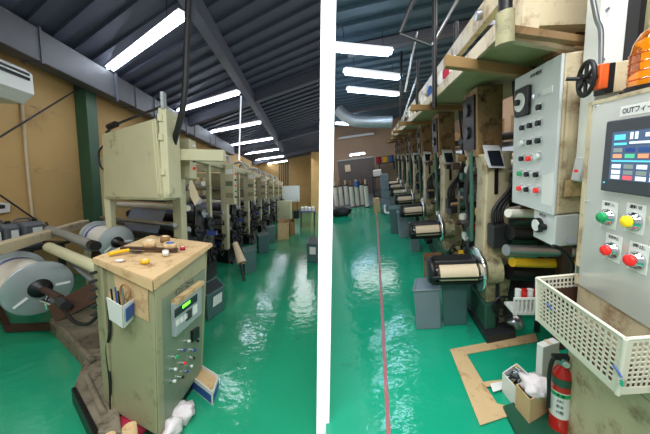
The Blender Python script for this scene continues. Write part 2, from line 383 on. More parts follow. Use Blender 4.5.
def printing_unit_L():
    t = Thing(L, 'printing_unit', 'x', 'machine', lc(X0, 3.67, 0), 'cream printing units in the left row')
    y0 = 3.67
    P = t.part
    xl = -3.5
    P('post', lbox(MB(), X0 - .13, X0 + .02, y0, y0 + .17, 0.3, 2.1), M['cream'], bevel=.008)
    P('post', lbox(MB(), xl, xl + .13, y0, y0 + .17, 0, 2.1), M['cream'], bevel=.008)
    P('post', lbox(MB(), X0 - .1, X0 - .02, y0 + 1.15, y0 + 1.25, 0, 2.05), M['cream'])
    P('side_beam', lbox(MB(), X0 - .12, X0 + .01, y0, y0 + 2.0, 2.04, 2.17), M['cream'], bevel=.006)
    P('cross_beam', lbox(MB(), xl, X0, y0 + .02, y0 + .16, 2.0, 2.12), M['cream'], bevel=.006)
    P('cross_beam', lbox(MB(), xl, X0 - .1, y0 + 1.15, y0 + 1.25, 1.95, 2.05), M['cream'])
    P('base_frame', lbox(MB(), xl, X0 + .03, y0 - .02, y0 + 1.3, 0.0, .3), M['black'])
    P('side_plate', MB().prism([lc(X0 - .02, y0 + a, z) for a, z in ((.2, .25), (1.3, .25), (1.35, .8), (1.1, 1.05), (1.0, 1.3), (.55, 1.35), (.5, 1.05), (.2, .95))], lc(-.04, 0, 0) - lc(0, 0, 0)), M['black'])
    # rollers
    spec = [(.35, .45, .07, 'black'), (.75, .5, .09, 'darkgrey'), (.3, .72, .06, 'steel'), (.62, .8, .1, 'black'), (.95, .85, .07, 'blue'), (.28, 1.0, .05, 'steel'),
            (.6, 1.12, .08, 'darkgrey'), (.95, 1.15, .06, 'blue'), (.3, 1.32, .045, 'paper'), (.7, 1.42, .06, 'steel'), (.4, 1.62, .04, 'steel'), (.9, 1.7, .04, 'paper'), (-.08, .62, .045, 'darkgrey'), (-.1, 1.12, .03, 'steel')]
    for dy, z, r, m in spec:
        o = P('roller', MB().cyl(lc(xl + .1, y0 + dy, z), lc(X0 - .03, y0 + dy, z), r, n=14), M[m])
    P('ink_tray', lbox(MB(), xl + .2, X0 - .1, y0 + .1, y0 + .4, .34, .4), M['blue'])
    P('doctor_blade_beam', lbox(MB(), xl + .15, X0 - .05, y0 - .02, y0 + .05, .84, .93), M['darkgrey'])
    P('doctor_blade_beam', lbox(MB(), xl + .15, X0 - .05, y0 - .05, y0 + .04, .52, .58), M['steel'])
    a = [lc(-3.0, y0 + .3, 1.32), lc(-2.2, y0 + .3, 1.32), lc(-2.2, y0 + .0, .95), lc(-3.0, y0 + .0, .95)]
    P('film_web', MB().slab(a, V(0, .004, .004)), M['film'])
    # outboard gears and brackets on the aisle side
    for dy, z, r, m in ((.45, .5, .16, 'black'), (.8, .72, .13, 'darkgrey'), (.5, .95, .1, 'black'), (1.05, 1.0, .12, 'darkgrey'), (1.15, .45, .14, 'black'), (.75, 1.2, .07, 'steel')):
        g = P('gear_wheel', MB().lathe(lc(X0, y0 + dy, z), V(1, 0, 0), [(0, 0), (r * .9, 0), (r, .01), (r, .04), (r * .75, .045), (r * .7, .025), (r * .3, .025), (r * .28, .09), (0, .09)], 18), M[m])
    for k in range(5):
        P('bracket', MB().box(X0, X0 + .1 + .02 * k, y0 + .2 + .24 * k, y0 + .27 + .24 * k, .3 + .17 * k, .37 + .17 * k), M[('darkgrey', 'blue', 'black', 'blue', 'darkgrey')[k]])
    P('handwheel', MB().torus((X0 + .16, y0 + 1.2, .5), V(1, 0, 0), .11, .012).cyl((X0, y0 + 1.2, .5), (X0 + .16, y0 + 1.2, .5), .02).box(X0 + .15, X0 + .17, y0 + 1.09, y0 + 1.31, .49, .51), M['black'])
    P('foot_arm', MB().path([(X0 + .02, y0 + .5, .22), (X0 + .14, y0 + .2, .1), (X0 + .12, y0 - .1, .04)], .035), M['black'])
    P('hose', MB().path([(X0, y0 + .3, .7), (X0 + .15, y0 + .45, .5), (X0 + .12, y0 + .7, .35), (X0 + .02, y0 + .9, .6)], .014), M['blackrub'])
    # silver bent pipes above
    for dy in (.25, .85):
        P('vent_pipe', MB().path([lc(-2.3, y0 + dy + .1, 2.05), lc(-2.3, y0 + dy + .1, 2.3), lc(-2.2, y0 + dy, 2.42), lc(-2.0, y0 + dy, 2.42), lc(-1.92, y0 + dy, 2.3), lc(-1.92, y0 + dy, 2.1)], .03), M['alu'])
    # boxes: inner grey box and the control box toward the aisle
    P('rear_cabinet', lbox(MB(), -2.35, -1.95, y0 + .45, y0 + .95, 1.38, 1.98), M['olive'], bevel=.01)
    return t
UNIT = printing_unit_L()
NU = 7
def add_control_box(t, big, y0):
    z0, z1 = (1.3, 2.12) if big else (1.74, 2.24)
    x0, x1 = X0 + .03, X0 + (.25 if not big else .24)
    y1 = y0 + (.05 if not big else .0)
    b = t.part('control_box', MB().box(x0, x1, y1 - .12, y1 + (.12 if big else .08), z0, z1, KL, X0), M['cream'], bevel=.008)
    n = 6 if big else 4
    for i in range(n):
        z = z1 - .08 - i * (z1 - z0 - .12) / n
        t.part('button', MB().cyl((x1 + KL * 0, y1 - .02 + KL * (x1 - X0), z), (x1 + .03, y1 - .02 + KL * (x1 - X0), z), .018, n=10), M[('whiteb', 'redb', 'black', 'redb', 'greenb', 'black')[i % 6]], b)
    if big:
        for i in range(3):
            c0 = z1 - .2 - i * .24
            t.part('nameplate', MB().box(x0 + .02, x1 - .02, y1 - .128, y1 - .118, c0, c0 + .1, KL, X0), M[('whiteb', 'oliveplate', 'creamd')[i]], b)
base_children = True
units = [UNIT]
UNIT.o['label'] = 'cream framed printing unit nearest the cabinet, with small button box'
for i in range(1, NU):
    loc = V(UNIT.loc.x, UNIT.loc.y + 2.02 * i, 0)
    r = dup(UNIT.o, L, loc, 'cream and black printing unit, %s in the left row, with tall button box' % ORD[i])
    w = Thing.__new__(Thing); w.room = L; w.loc = loc; w.o = r; units.append(w)
add_control_box(UNIT, False, 3.67)
tg = MB(); 
for i in range(1, NU): add_control_box(units[i], True, 3.67 + 2.02 * i)
# hanging tag on the nearest unit
tp = [L.y(189, 181, 3.5), L.y(192, 180, 3.5), L.y(200, 199, 3.5), L.y(195, 206, 3.5), L.y(190, 196, 3.5)]
tagm = MB().prism(tp, (0, .004, 0))
single(L, 'paper_tag', tagm, M['paperd'], 'beige paper tag hanging under the small button box', 'tag')

# big electrical enclosure on top at left
en = Thing(L, 'electrical_enclosure', 'large flat cream steel enclosure hung above the reels', 'enclosure', L.y(140, 200, 3.0))
ye = 2.95
xr = L.y(155, 150, ye).x
def en_pt(px, py):
    n = V(cdir.y, -cdir.x, 0); return L.plane(px, py, V(xr, ye, 1.6), n)
q = [en_pt(104, 199), en_pt(161.5, 200.5), en_pt(155, 118), en_pt(102, 134)]
bk = V(0, .32, 0)
en.part('case', MB().slab(q, bk), M['cream'], bevel=.012)
n_ = -V(cdir.y, -cdir.x, 0) * -.012
inset = [q[0].lerp(q[2], .03), q[1].lerp(q[3], .03), q[2].lerp(q[0], .03), q[3].lerp(q[1], .03)]
en.part('door', MB().slab(inset, V(-cdir.y, cdir.x, 0) * -.012 if (V(-cdir.y, cdir.x, 0) * -1).y < 0 else V(-cdir.y, cdir.x, 0) * .012), M['cream'], bevel=.004)
xs = max(p.x for p in q)
for z in (2.32, 2.12, 1.75): en.part('hinge', MB().box(xs - .02, xs + .025, ye + .0, ye + .05, z, z + .07), M['cream'])
en.part('support_post', MB().box(xs - .02, xs + .06, ye + .02, ye + .3, 1.5, 2.46), M['cream'], bevel=.006)
en.part('lamp_bracket', MB().box(xs + .02, xs + .05, ye, ye + .06, 2.45, 2.62), M['alu'])
en.part('conduit', MB().path([en_pt(106, 133), en_pt(108, 124) + V(0, .1, 0), en_pt(120, 118) + V(0, .1, 0), en_pt(158, 103) + V(0, .1, 0)], .014, n=6), M['darkgrey'])
en.part('motor', MB().cyl(en_pt(109, 127), en_pt(116, 124), .035), M['black'])
en.part('cable', MB().path([en_pt(104, 145), en_pt(99, 152), en_pt(100, 165), en_pt(104, 170)], .012, n=6), M['blackrub'])
en.part('arm_beam', MB().box(xs, xs + .55, ye + .32, ye + .42, 1.95, 2.08, KL * 0, xs), M['cream'])
en.part('leg', MB().box(q[0].x, q[0].x + .07, q[0].y, q[0].y + .08, 0, 1.52), M['cream'])

# thick black cable from ceiling
cb = MB().path([L.y(189, -8, 2.9), L.y(187, 40, 2.95), L.y(184, 100, 3.0), L.y(176, 135, 3.1), L.y(171, 153, 3.25)], .032, n=10)
single(L, 'hanging_cable', cb, M['blackrub'], 'thick black corrugated cable hanging from the ceiling beside the enclosure', 'cable')
single(L, 'hanging_pole', MB().cyl(L.y(241, 96, 6.5), L.y(239, 160, 6.5), .015, n=8), M['lampw'], 'thin pale pole hanging from the ceiling over the second printing unit', 'pole')

# air conditioner on the wall
acy = 3.1
ac = Thing(L, 'air_conditioner', 'white wall air conditioner above the plywood wall left edge', 'air conditioner', L.x(10, 105, -3.7))
e0 = L.x(25, 66, -3.75); e1 = L.x(25, 101, -3.75); yy = e0.y
zt, zb = e0.z - .05, e1.z - .03
ac.part('case', MB().prism([(-4.28, yy, zb), (-3.8, yy, zb + .0), (-3.66, yy, zb + .12), (-3.66, yy, zt - .06), (-3.74, yy, zt), (-4.28, yy, zt)], (0, -1.1, 0)), M['whitep'], bevel=.015)
ac.part('vent_grille', MB().box(-3.665, -3.645, yy - 1.0, yy - .06, zt - .16, zt - .07), M['black'])
ac.part('louvre', MB().box(-3.66, -3.63, yy - 1.0, yy - .06, zt - .125, zt - .11), M['whitep'])
ac.part('mounting_bracket', MB().box(-4.25, -4.2, yy - .3, yy - .26, zt, zt + .1), M['darkgrey'])
pp = MB().path([L.x(21, 96, XW + .03), L.x(24, 130, XW + .03), L.x(28, 175, XW + .03), L.x(33, 222, XW + .03)], .018, n=8)
single(L, 'drain_pipe', pp, M['paperd'], 'thin pale pipe running down the plywood wall from the air conditioner', 'pipe')
for i, (a, b) in enumerate((((0, 137), (78, 89)), ((0, 195), (55, 233)))):
    single(L, 'brace_rod', MB().cyl(L.x(*a, XW + .12), L.x(*b, XW + .12), .012, n=6), M['darkgrey'], ['thin dark brace rod rising to the duct across the plywood wall', 'thin dark brace rod sloping down behind the chrome roller'][i], 'rod', 'wall brace rods')
th = Thing(L, 'thermostat', 'small white wall controller at the far left of the plywood wall', 'controller', L.x(3, 213, XW + .03))
q = [L.x(-3, 213.5, XW + .02), L.x(8, 212, XW + .02), L.x(8, 203.5, XW + .02), L.x(-3, 202, XW + .02)]
th.part('case', MB().slab(q, V(.03, 0, 0)), M['whitep'], bevel=.005)
q = [L.x(-1, 209, XW + .051), L.x(5, 208.5, XW + .051), L.x(5, 205, XW + .051), L.x(-1, 204.5, XW + .051)]
th.part('screen', MB().slab(q, V(.002, 0, 0)), M['darkgrey'])

# bench and jerry cans
bz = .78
bt = Thing(L, 'wall_bench', 'low grey bench along the plywood wall carrying the cans', 'bench', (-3.95, 4.1, 0))
bt.part('bench_top', MB().box(-4.26, -3.7, 2.6, 4.25, bz - .04, bz), M['darkgrey'])
for x, y in ((-4.2, 2.7), (-3.75, 2.7), (-4.2, 4.15), (-3.75, 4.15)): bt.part('leg', MB().box(x - .03, x + .03, y - .03, y + .03, 0, bz - .04), M['darkgrey'])
for i, (px0, px1) in enumerate(((-14, 4), (3, 22), (23, 47))):
    p0 = L.x(px0, 224, -3.75); p1 = L.x(px1, 224, -3.75)
    jc = Thing(L, 'jerry_can', ['grey jerry can cut off at the left edge of the bench', 'grey jerry can with white label, middle of the three on the bench', 'grey jerry can with white label, right of the three beside the column'][i], 'can', (-3.9, (p0.y + p1.y) / 2, bz), 'jerry cans on the bench')
    yA, yB = p0.y + .02, p1.y - .02; zt = 1.13
    jc.part('can_body', MB().prism([(-4.08, yA, bz), (-3.76, yA, bz), (-3.75, yA, bz + .3), (-3.8, yA, zt), (-4.02, yA, zt), (-4.08, yA, bz + .3)], (0, yB - yA, 0)), M['jerry'], bevel=.02)
    jc.part('handle', MB().path([(-3.9, yA + .03, zt), (-3.9, yA + .05, zt + .04), (-3.9, yB - .08, zt + .04), (-3.9, yB - .05, zt)], .013), M['jerry'])
    jc.part('cap', MB().cyl((-3.85, yB - .05, zt), (-3.85, yB - .05, zt + .035), .025), M['black'])
    jc.part('label_sheet', MB().box(-3.752, -3.744, yA + (yB - yA) * .35, yB - (yB - yA) * .2, bz + .07, bz + .27), M['whiteb'])

# ---- unwinder: beams, rollers, arms
uw = Thing(L, 'film_unwinder', 'cream framed unwinding stand with rollers behind the reels', 'machine', L.g(75, 345))
def beam(p0, p1, w, h):
    d = (Vector(p1) - Vector(p0)); s = d.cross(V(0, 0, 1)).normalized() * w / 2; u = V(0, 0, h)
    return MB().hexa([p0 + s, p0 - s, p1 - s, p1 + s], [p0 + s + u, p0 - s + u, p1 - s + u, p1 + s + u])
uw.part('side_beam', beam(L.g(-12, 258, 1.0), L.g(86, 226, 1.0), .1, .1), M['creamw'], bevel=.008)
uw.part('beam_leg', MB().cyl(L.g(86, 226, 1.0), L.g(86, 226, 1.0) * 1 - V(0, 0, 1.0), .05), M['cream'])
pA = L.g(49, 229, 1.08); pB = L.y(96, 246, 2.55)
uw.part('chrome_roller', MB().cyl(pA, pA.lerp(pB, .93), .045, n=20), M['alu'])
uw.part('roller_end', MB().cyl(pA.lerp(pB, .93), pB, .045, n=18), M['black'])
pC = L.g(49, 247, .98); pD = L.y(100, 269, 2.2)
uw.part('cream_roller', MB().cyl(pC, pD, .048, n=20), M['cream'])
pE = L.y(62, 262, 3.0); pF = L.y(84, 284, 2.3)
uw.part('guide_shaft', MB().cyl(L.y(72, 262, 3.0), L.y(98, 283, 2.1), .03, n=14), M['steel'])
uw.part('bracket', MB().path([pA, pA + V(.02, -.1, -.1), pC], .02), M['rust'])
uw.part('bracket', MB().path([L.g(49, 229, 1.08), L.y(46, 222, pA.y)], .012), M['rust'])
# dark arm plate
pl = [L.y(47, 306, 2.3), L.y(99, 278, 2.2), L.y(100, 300, 2.05), L.y(55, 322, 2.15)]
uw.part('arm_plate', MB().slab(pl, V(.03, .06, 0)), M['rust'], bevel=.004)
uw.part('hub_boss', MB().cyl(L.y(66, 306, 2.1), L.y(60, 301, 2.3), .035, n=16), M['black'])
uw.part('cable', MB().path([L.y(66, 313, 2.05), L.y(75, 322, 1.98), L.y(88, 324, 1.95), L.y(99, 314, 1.95)], .013), M['blackrub'])
uw.part('floor_rail', beam(L.g(8, 331, .02), L.g(52, 329, .02), .05, .07), M['rust'])
uw.part('floor_rail', beam(L.g(8, 331, .02), L.g(-6, 300, .02), .05, .07), M['rust'])
# base casting
def pix_prism(room, px, z0, z1): return MB().prism([room.g(x, y, z1) for x, y in px], (0, 0, z0 - z1))
uw.part('base_casting', MB().prism([V(*L.g(x, y)[:2], 0) for x, y in ((50, 331), (85, 370), (118, 366), (118, 325), (70, 312))], (0, 0, .13)), M['stone'], bevel=.01)
uw.part('pedestal', pix_prism(L, [(84, 360), (73, 388), (96, 432), (122, 432), (112, 360)], .0, .1), M['stone'], bevel=.01)
uw.part('foot_pad', MB().slab([L.g(71, 388, .12), L.g(76, 386, .12), L.g(98, 428, .12), L.g(93, 434, .12)], V(0, 0, -.12)), M['black'], bevel=.008)
uw.part('cast_rib', MB().path([L.g(62, 328, .14), L.g(92, 360, .14)], .02), M['stone'])
uw.part('cast_rib', MB().path([L.g(86, 376, .11), L.g(104, 414, .11)], .02), M['stone'])

# reels
def reel():
    c = L.y(40, 288, 2.6)                          # front flange centre
    ax = V(-.9, .44, .1).normalized(); t = Thing(L, 'film_reel', 'aluminium flanged reel of blue and white film nearest the viewer', 'reel', c - V(0, 0, .36), 'aluminium film reels')
    r = .262; gap = .52
    for k in (0, 1):
        cc = c + ax * gap * k
        fl = t.part('flange', MB().lathe(cc, ax, [(.03, -.006), (r - .01, -.006), (r, 0), (r - .01, .006), (.03, .006)], 48), M['alu'])
        if k == 0:
            u = V(0, 0, 1); w = ax.cross(u).normalized()
            for j, a in enumerate((20, 92, 164, 236, 308)):
                an = math.radians(a); d = u * math.cos(an) + w * math.sin(an); s = ax.cross(d).normalized() * .011
                o = cc - ax * .009
                q = [o + d * .11 - s, o + d * .11 + s, o + d * .225 + s, o + d * .225 - s]
                t.part('slot', MB().slab(q, ax * .003), M['whitep' if j % 2 else 'black'], fl)
                if j % 2 == 0:
                    q = [o - ax * .001 + d * .125 - s * .6, o - ax * .001 + d * .125 + s * .6, o - ax * .001 + d * .165 + s * .6, o - ax * .001 + d * .165 - s * .6]
                    t.part('slot_glint', MB().slab(q, ax * .002), M['whitep'], fl)
    t.part('film_roll', MB().cyl(c + ax * .01, c + ax * (gap - .01), (.2), n=40), M['paper'])
    t.part('blue_band', MB().cyl(c + ax * .02, c + ax * .1, .203, n=40, caps=False), M['blue'], label='blue printed edge of the film roll')
    t.part('blue_band', MB().cyl(c + ax * .42, c + ax * .48, .203, n=40, caps=False), M['blue'], label='blue printed edge of the film roll')
    t.part('shaft', MB().cyl(c - ax * .36, c + ax * (gap + .15), .03, n=16), M['rust'])
    t.part('hub', MB().lathe(c, ax, [(.0, -.06), (.05, -.06), (.05, -.03), (.085, -.03), (.09, -.006)], 20), M['black'])
    k = t.part('clamp_lever', MB().path([c - ax * .16 + V(0, 0, -.02), c - ax * .2 + V(0, -.05, -.07), c - ax * .2 + V(0, -.05, -.13)], .016).cyl(c - ax * .2 + V(-.04, -.05, -.05), c - ax * .2 + V(.05, -.05, -.09), .018), M['chrome'], label='chrome clamp lever')
    return t, c
RE, rc = reel()
c2 = L.y(117, 242, 3.45)
r2 = dup(RE.o, L, V(c2.x, c2.y, c2.z - .36 * .8), 'aluminium flanged reel standing behind the kraft-topped cabinet', skip=('clamp_lever',))
r2.scale = (.8, .8, .8)
rs = Thing(L, 'reel_stand', 'low dark cradle under the farther aluminium reel', 'stand', (c2.x, c2.y, 0))
for k in (-.25, .5):
    p = c2 + cdir * k
    rs.part('cradle_leg', MB().hexa([(p.x - .2, p.y, 0), (p.x + .2, p.y, 0), (p.x + .2, p.y + .06, 0), (p.x - .2, p.y + .06, 0)], [(p.x - .05, p.y, c2.z), (p.x + .05, p.y, c2.z), (p.x + .05, p.y + .06, c2.z), (p.x - .05, p.y + .06, c2.z)]), M['rust'])
rs.part('cradle_bar', beam(c2 - cdir * .25 - V(0, 0, c2.z - .1), c2 + cdir * .5 - V(0, 0, c2.z - .1), .08, .08), M['rust'])

# ---- foreground cabinet
def foot(room, base, top):
    b = room.g(*base); t = room.y(*top, b.y); return b, t
Fb, Ft = foot(L, (158, 447), (154, 281)); Rb, Rt = foot(L, (203, 377), (208, 246)); Lb, Lt = foot(L, (114, 421), (104, 265))
_f = (Rb - Fb).cross(Ft - Fb).normalized(); _s = (Lb - Fb).cross(Ft - Fb).normalized()
Rt = L.plane(208, 246, Fb, _f); Lt = L.plane(104, 265, Fb, _s)
Bb = Lb + Rb - Fb; zt = max(Ft.z, Rt.z, Lt.z); Bt = Lt + Rt - Ft
cab = Thing(L, 'control_cabinet', 'waist-high olive control cabinet with kraft paper covered top', 'cabinet', (Lb + Rb) / 2)
up9 = V(0, 0, .07)
body = cab.part('case', MB().hexa([Fb + up9, Rb + up9, Bb + up9, Lb + up9], [Ft, Rt, Bt, Lt]), M['olive'], bevel=.012)
cab.part('plinth', MB().hexa([p.lerp((Lb + Rb) / 2, .1) for p in (Fb, Rb, Bb, Lb)], [p.lerp((Lb + Rb) / 2, .1) + up9 for p in (Fb, Rb, Bb, Lb)]), M['black'])
fn = ((Rb - Fb).cross(Ft - Fb)).normalized()
if fn.x < 0: fn = -fn
sn = ((Lb - Fb).cross(Ft - Fb)).normalized()
if sn.y > 0: sn = -sn
def fp(px, py, o=.0): return L.plane(px, py, Fb + fn * (o + .001), fn)
def sp(px, py, o=.0): return L.plane(px, py, Fb + sn * o, sn)
# kraft top
tq = [L.y(153, 279, Ft.y), L.y(209.5, 244, Rt.y), L.y(151, 236, Bt.y), L.y(97, 258, Lt.y)]
zz = [p.z for p in tq]
ov = [p + (p - sum(tq, V(0, 0, 0)) / 4).normalized() * .02 for p in tq]
cab.part('kraft_cover', MB().hexa([p - V(0, 0, .012) for p in ov], [p + V(0, 0, .004) for p in ov]), M['kraft'], label='creased kraft paper taped over the top')
for a, b in ((0, 1), (0, 3)):
    nn = fn if b == 1 else sn; A, B = ov[a], ov[b]; dz = .045 if b == 1 else .05
    cab.part('cover_flap', MB().slab([A + nn * .003, B + nn * .003, B - V(0, 0, dz * .5) + nn * .003, A - V(0, 0, dz * 1.3) + nn * .003], nn * .003), M['kraft'])
front = cab.part('front_plate', MB().slab([fp(160, 302, .002), fp(204.5, 269, .002), fp(200, 370, .002), fp(164, 427, .002)], fn * .004), M['oliveplate'])
zt_top = (Ft + Rt) / 2
cab.part('edge_strip', MB().slab([fp(154.5, 284, .002), fp(160, 281, .002), fp(164, 432, .002), fp(158.5, 440, .002)], fn * .006), M['olive'], label='chipped corner strip of the cabinet')
disp = cab.part('display_unit', MB().slab([fp(170.5, 304, .006), fp(198, 284, .006), fp(198, 313.5, .006), fp(171.5, 337, .006)], fn * .03), M['lcd'], bevel=.003)
q = lambda pts, o, th, f=fp: MB().slab([f(x, y, o) for x, y in pts], (fn if f is fp else sn) * th)
cab.part('display_frame', q([(171, 300.5), (199, 280.5), (199.5, 284), (171.5, 304.5)], .006, .04), M['kraft'], disp)
cab.part('display_window', q([(174.5, 310), (197, 293.5), (197, 301), (174.5, 318)], .0365, .003), M['screen'], disp)
cab.part('digit_readout', q([(182.5, 305.5), (190, 300), (190, 303), (182.5, 308.7)], .04, .002), M['led'], disp)
for (x, y) in ((176, 321), (180, 318), (184, 315)): cab.part('keypad_key', q([(x, y), (x + 3, y - 2.3), (x + 3, y + 3), (x, y + 5.5)], .0365, .003), M['whiteb'], disp)
cab.part('keypad_block', q([(186, 312), (191.5, 308), (191.5, 317), (186, 321.5)], .0365, .003), M['darkgrey'], disp)
cab.part('keypad_block', q([(193, 306.5), (197, 303.5), (197, 312), (193, 315.5)], .0365, .003), M['whiteb'], disp)
cab.part('selector_switch', q([(190.5, 331), (197, 326.5), (197, 337), (190.5, 342)], .006, .02), M['black'])
cab.text('lettering', 'インシ・ロール', fp(185, 287, .012), (fp(195, 276) - fp(175, 290)), V(0, 0, 1), .055, M['ink'], width=.25)
for x, y, mcol in ((185.5, 341, 'whiteb'), (180.5, 350, 'blueb'), (191.5, 350, 'blueb'), (173, 357, 'greenb'), (181, 363, 'redb'), (190.5, 358, 'rust'), (194.6, 341, 'black'), (171.5, 369, 'whiteb'), (184, 371, 'blueb'), (170.5, 381, 'whiteb'), (188, 366, 'whiteb'), (179, 377, 'black')):
    p = fp(x, y, .006); bt_ = cab.part('push_button', MB().cyl(p, p + fn * .022, .0125, n=14), M['chrome'])
    cab.part('button_cap', MB().cyl(p + fn * .022, p + fn * .034, .01, n=12), M[mcol], bt_)
# bolted end post at the left side
Pb0 = Lb; 
pq = [L.y(93.5, 262, 1.8), L.y(101.5, 268, 1.72), L.y(111, 263, 1.78), L.y(101, 258, 1.88)]
bq = [V(p.x * 1.0, p.y, 0) for p in pq]
cab.part('end_post', MB().hexa([bq[1], bq[2], bq[3], bq[0]], [pq[1], pq[2], pq[3], pq[0]]), M['olive'], bevel=.006)
for i in range(6):
    a = L.y(96.5, 272 + i * 8.2, 1.74); cab.part('bolt', MB().cyl(a, a + V(-.01, -.03, 0), .011, n=8), M['darkgrey'])
cab.part('side_patch', MB().slab([sp(114, 272, .003), sp(148, 283, .003), sp(149, 322, .003), sp(118, 305, .003)], sn * .003), M['kraft'], label='kraft paper patch taped to the side')
cab.part('cable', MB().path([sp(108, 300, .01), sp(110, 330, .015), sp(107, 350, .01), sp(110, 380, .015), sp(111, 412, .01)], .009), M['blackrub'])
# paper pocket of tools on the side
pk = Thing(L, 'tool_pocket', 'white and blue cardboard pocket of small tools taped to the cabinet side', 'pocket', sp(120, 325, .04))
A = [sp(106, 293, .01), sp(121, 301, .01), sp(123.5, 327, .01), sp(109, 318, .01)]
B = [sp(106, 293, .09), sp(121, 301, .09), sp(123.5, 327, .07), sp(109, 318, .07)]
pk.part('pocket_front', MB().slab([sp(107, 297, .08), sp(122, 306, .08), sp(123.5, 328, .06), sp(110, 319, .06)], sn * .004), M['whitep'])
pk.part('pocket_side', MB().slab([sp(122.5, 306, .08), sp(134, 298, .0), sp(134, 318, .0), sp(124, 328, .06)], V(.003, 0, 0)), M['whitep'])
pk.part('blue_print', MB().slab([sp(125.5, 309, .076), sp(133.5, 302, .014), sp(133.5, 314, .014), sp(126, 322, .07)], V(.007, -.004, 0)), M['bluep'])
pk.part('pocket_back', MB().slab([sp(109, 291, .006), sp(133, 296, .006), sp(134, 320, .006), sp(111, 315, .006)], sn * .003), M['kraft'])
for i, (x, y) in enumerate(((111, 289), (115, 287), (118, 291), (122, 288))):
    pk.part('tool', MB().cyl(sp(x + 3, y + 22, .04), sp(x, y, .05), .005, n=8), M[('black', 'bluep', 'black', 'steel')[i]])
pk.part('paper_loop', MB().torus(sp(125, 292, .035), sn, .045, .006), M['kraftd'])

# things on the cabinet top
zt0 = (ov[0].z + ov[1].z + ov[2].z + ov[3].z) / 4
tn = (ov[1] - ov[0]).cross(ov[3] - ov[0]).normalized()
if tn.z < 0: tn = -tn
def tp(px, py, o=.005): return L.plane(px, py, ov[0] + tn * o, tn)
def tape(px, py, r, h, ri, m, label, core=None):
    c = tp(px, py); t = Thing(L, 'tape_roll', label, 'tape', c, 'tape rolls on the kraft cover')
    t.part('tape', MB().ring(c + tn * h / 2, tn, r, ri, h), M[m])
    t.part('core', MB().ring(c + tn * h / 2, tn, ri, ri * .88, h * .98), M[core or 'paperd'])
tape(149.5, 248, .044, .062, .03, 'kraft', 'wide brown packing tape roll, left of the pair on the kraft cover')
tape(170, 249, .044, .05, .03, 'kraft', 'wide brown tape roll with blue core on the kraft cover', 'bluep')
tape(165, 242, .034, .05, .024, 'kraftd', 'brown tape roll partly hidden behind the other two')
tape(145, 263, .024, .026, .016, 'yellow', 'small yellow tape roll near the cabinet edge')
tape(165.5, 255, .02, .034, .015, 'whitep', 'small white tape roll in the middle of the kraft cover')
tape(182.5, 249.5, .019, .024, .014, 'redc', 'small dark red tape roll near the right end of the kraft cover')
kn = Thing(L, 'utility_knife', 'yellow handled utility knife lying on the kraft cover', 'knife', tp(118, 255))
kd = (tp(132, 251) - tp(109, 256)).normalized(); kp = tp(109, 256)
kn.part('handle', MB().path([kp + tn * .012, kp + kd * .05 + tn * .014, kp + kd * .12 + tn * .012], .013), M['yellow'])
kn.part('blade', MB().slab([tp(131, 250.5), tp(131, 252), tp(142, 252.3), tp(142, 251)], tn * .002), M['darkgrey'])
single(L, 'steel_ruler', MB().slab([tp(120, 247.6, .01), tp(120, 249.4, .01), tp(178, 251.5, .01), tp(178, 249.3, .01)], tn * .012), M['rust'], 'long dark metal bar lying across the kraft cover', 'bar')
single(L, 'paper_scrap', MB().blob(tp(120, 260.5, .008), .03, .02, .008, 3), M['rag'], 'crumpled white paper scrap beside the yellow knife', 'scrap')

# floor items at the foot of the cabinet
def carton(room, name, label, cat, base_px, h, m, flap=False, inside='kraftd', print_m=None, th=.006, group=None):
    b = [room.g(*p) for p in base_px]; c = sum(b, V(0, 0, 0)) / 4
    t = Thing(room, name, label, cat, c, group)
    up = V(0, 0, h)
    for i in range(4):
        a, d = b[i], b[(i + 1) % 4]; inn = (c - (a + d) / 2).normalized() * th
        w = t.part('side_panel', MB().hexa([a, d, d + inn, a + inn], [a + up, d + up, d + inn + up, a + inn + up]), M[m])
        if print_m and i in (0, 1):
            al = .12
            o = -inn.normalized() * .002
            p0, p1 = a.lerp(d, .06) + o, a.lerp(d, .94) + o
            t.part('printed_band', MB().slab([p0 + V(0, 0, h * .12), p1 + V(0, 0, h * .12), p1 + V(0, 0, h * .7), p0 + V(0, 0, h * .7)], o * .5), M[print_m], w)
    t.part('bottom_panel', MB().hexa([p + V(0, 0, .001) for p in b], [p + V(0, 0, .007) for p in b]), M[m])
    t.part('contents', MB().hexa([p.lerp(c, .07) + V(0, 0, .01) for p in b], [p.lerp(c, .07) + V(0, 0, h * .72) for p in b]), M[inside])
    return t, b, c
bx, bb, bc = carton(L, 'open_carton', 'open blue and white carton of scraps beside the control cabinet', 'box', [(191, 388), (213, 406), (219, 388), (198, 374)], .11, 'whitep', inside='kraft', print_m='bluep')
single(L, 'cleaning_rag', MB().blob(L.g(182, 413, .05), .085, .075, .06, 14, .4), M['rag'], 'crumpled white rag on the floor at the cabinet corner', 'rag')
single(L, 'cleaning_rag', MB().blob(L.g(172, 428, .06), .05, .07, .06, 5, .35), M['rag'], 'small white rag at the bottom edge below the buttons', 'rag')
0 and single(L, 'scrap_bar', MB().cyl(L.g(195, 400, .12), L.g(200, 404, .02), .02), M['black'], 'short black bar leaning at the cabinet foot', 'bar')
single(L, 'floor_cloth', MB().blob(L.g(124, 428, .03), .15, .1, .045, 6, .2), M['redc'], 'crimson cloth on the floor under the cardboard tubes', 'cloth')
for i, (px, py, r) in enumerate(((131, 426, .036), (110, 436, .034))):
    p = L.g(px, py, .2); t = Thing(L, 'cardboard_tube', ['upright cardboard tube in front of the cabinet side', 'cardboard tube at the bottom edge by the pedestal'][i], 'tube', (p.x, p.y, 0), 'cardboard tubes by the cabinet')
    t.part('tube_wall', MB().lathe((p.x, p.y, 0), V(-.05, 0, 1), [(r, .01), (r, .2), (r * .75, .2), (r * .75, .01)], 20), M['kraft'])

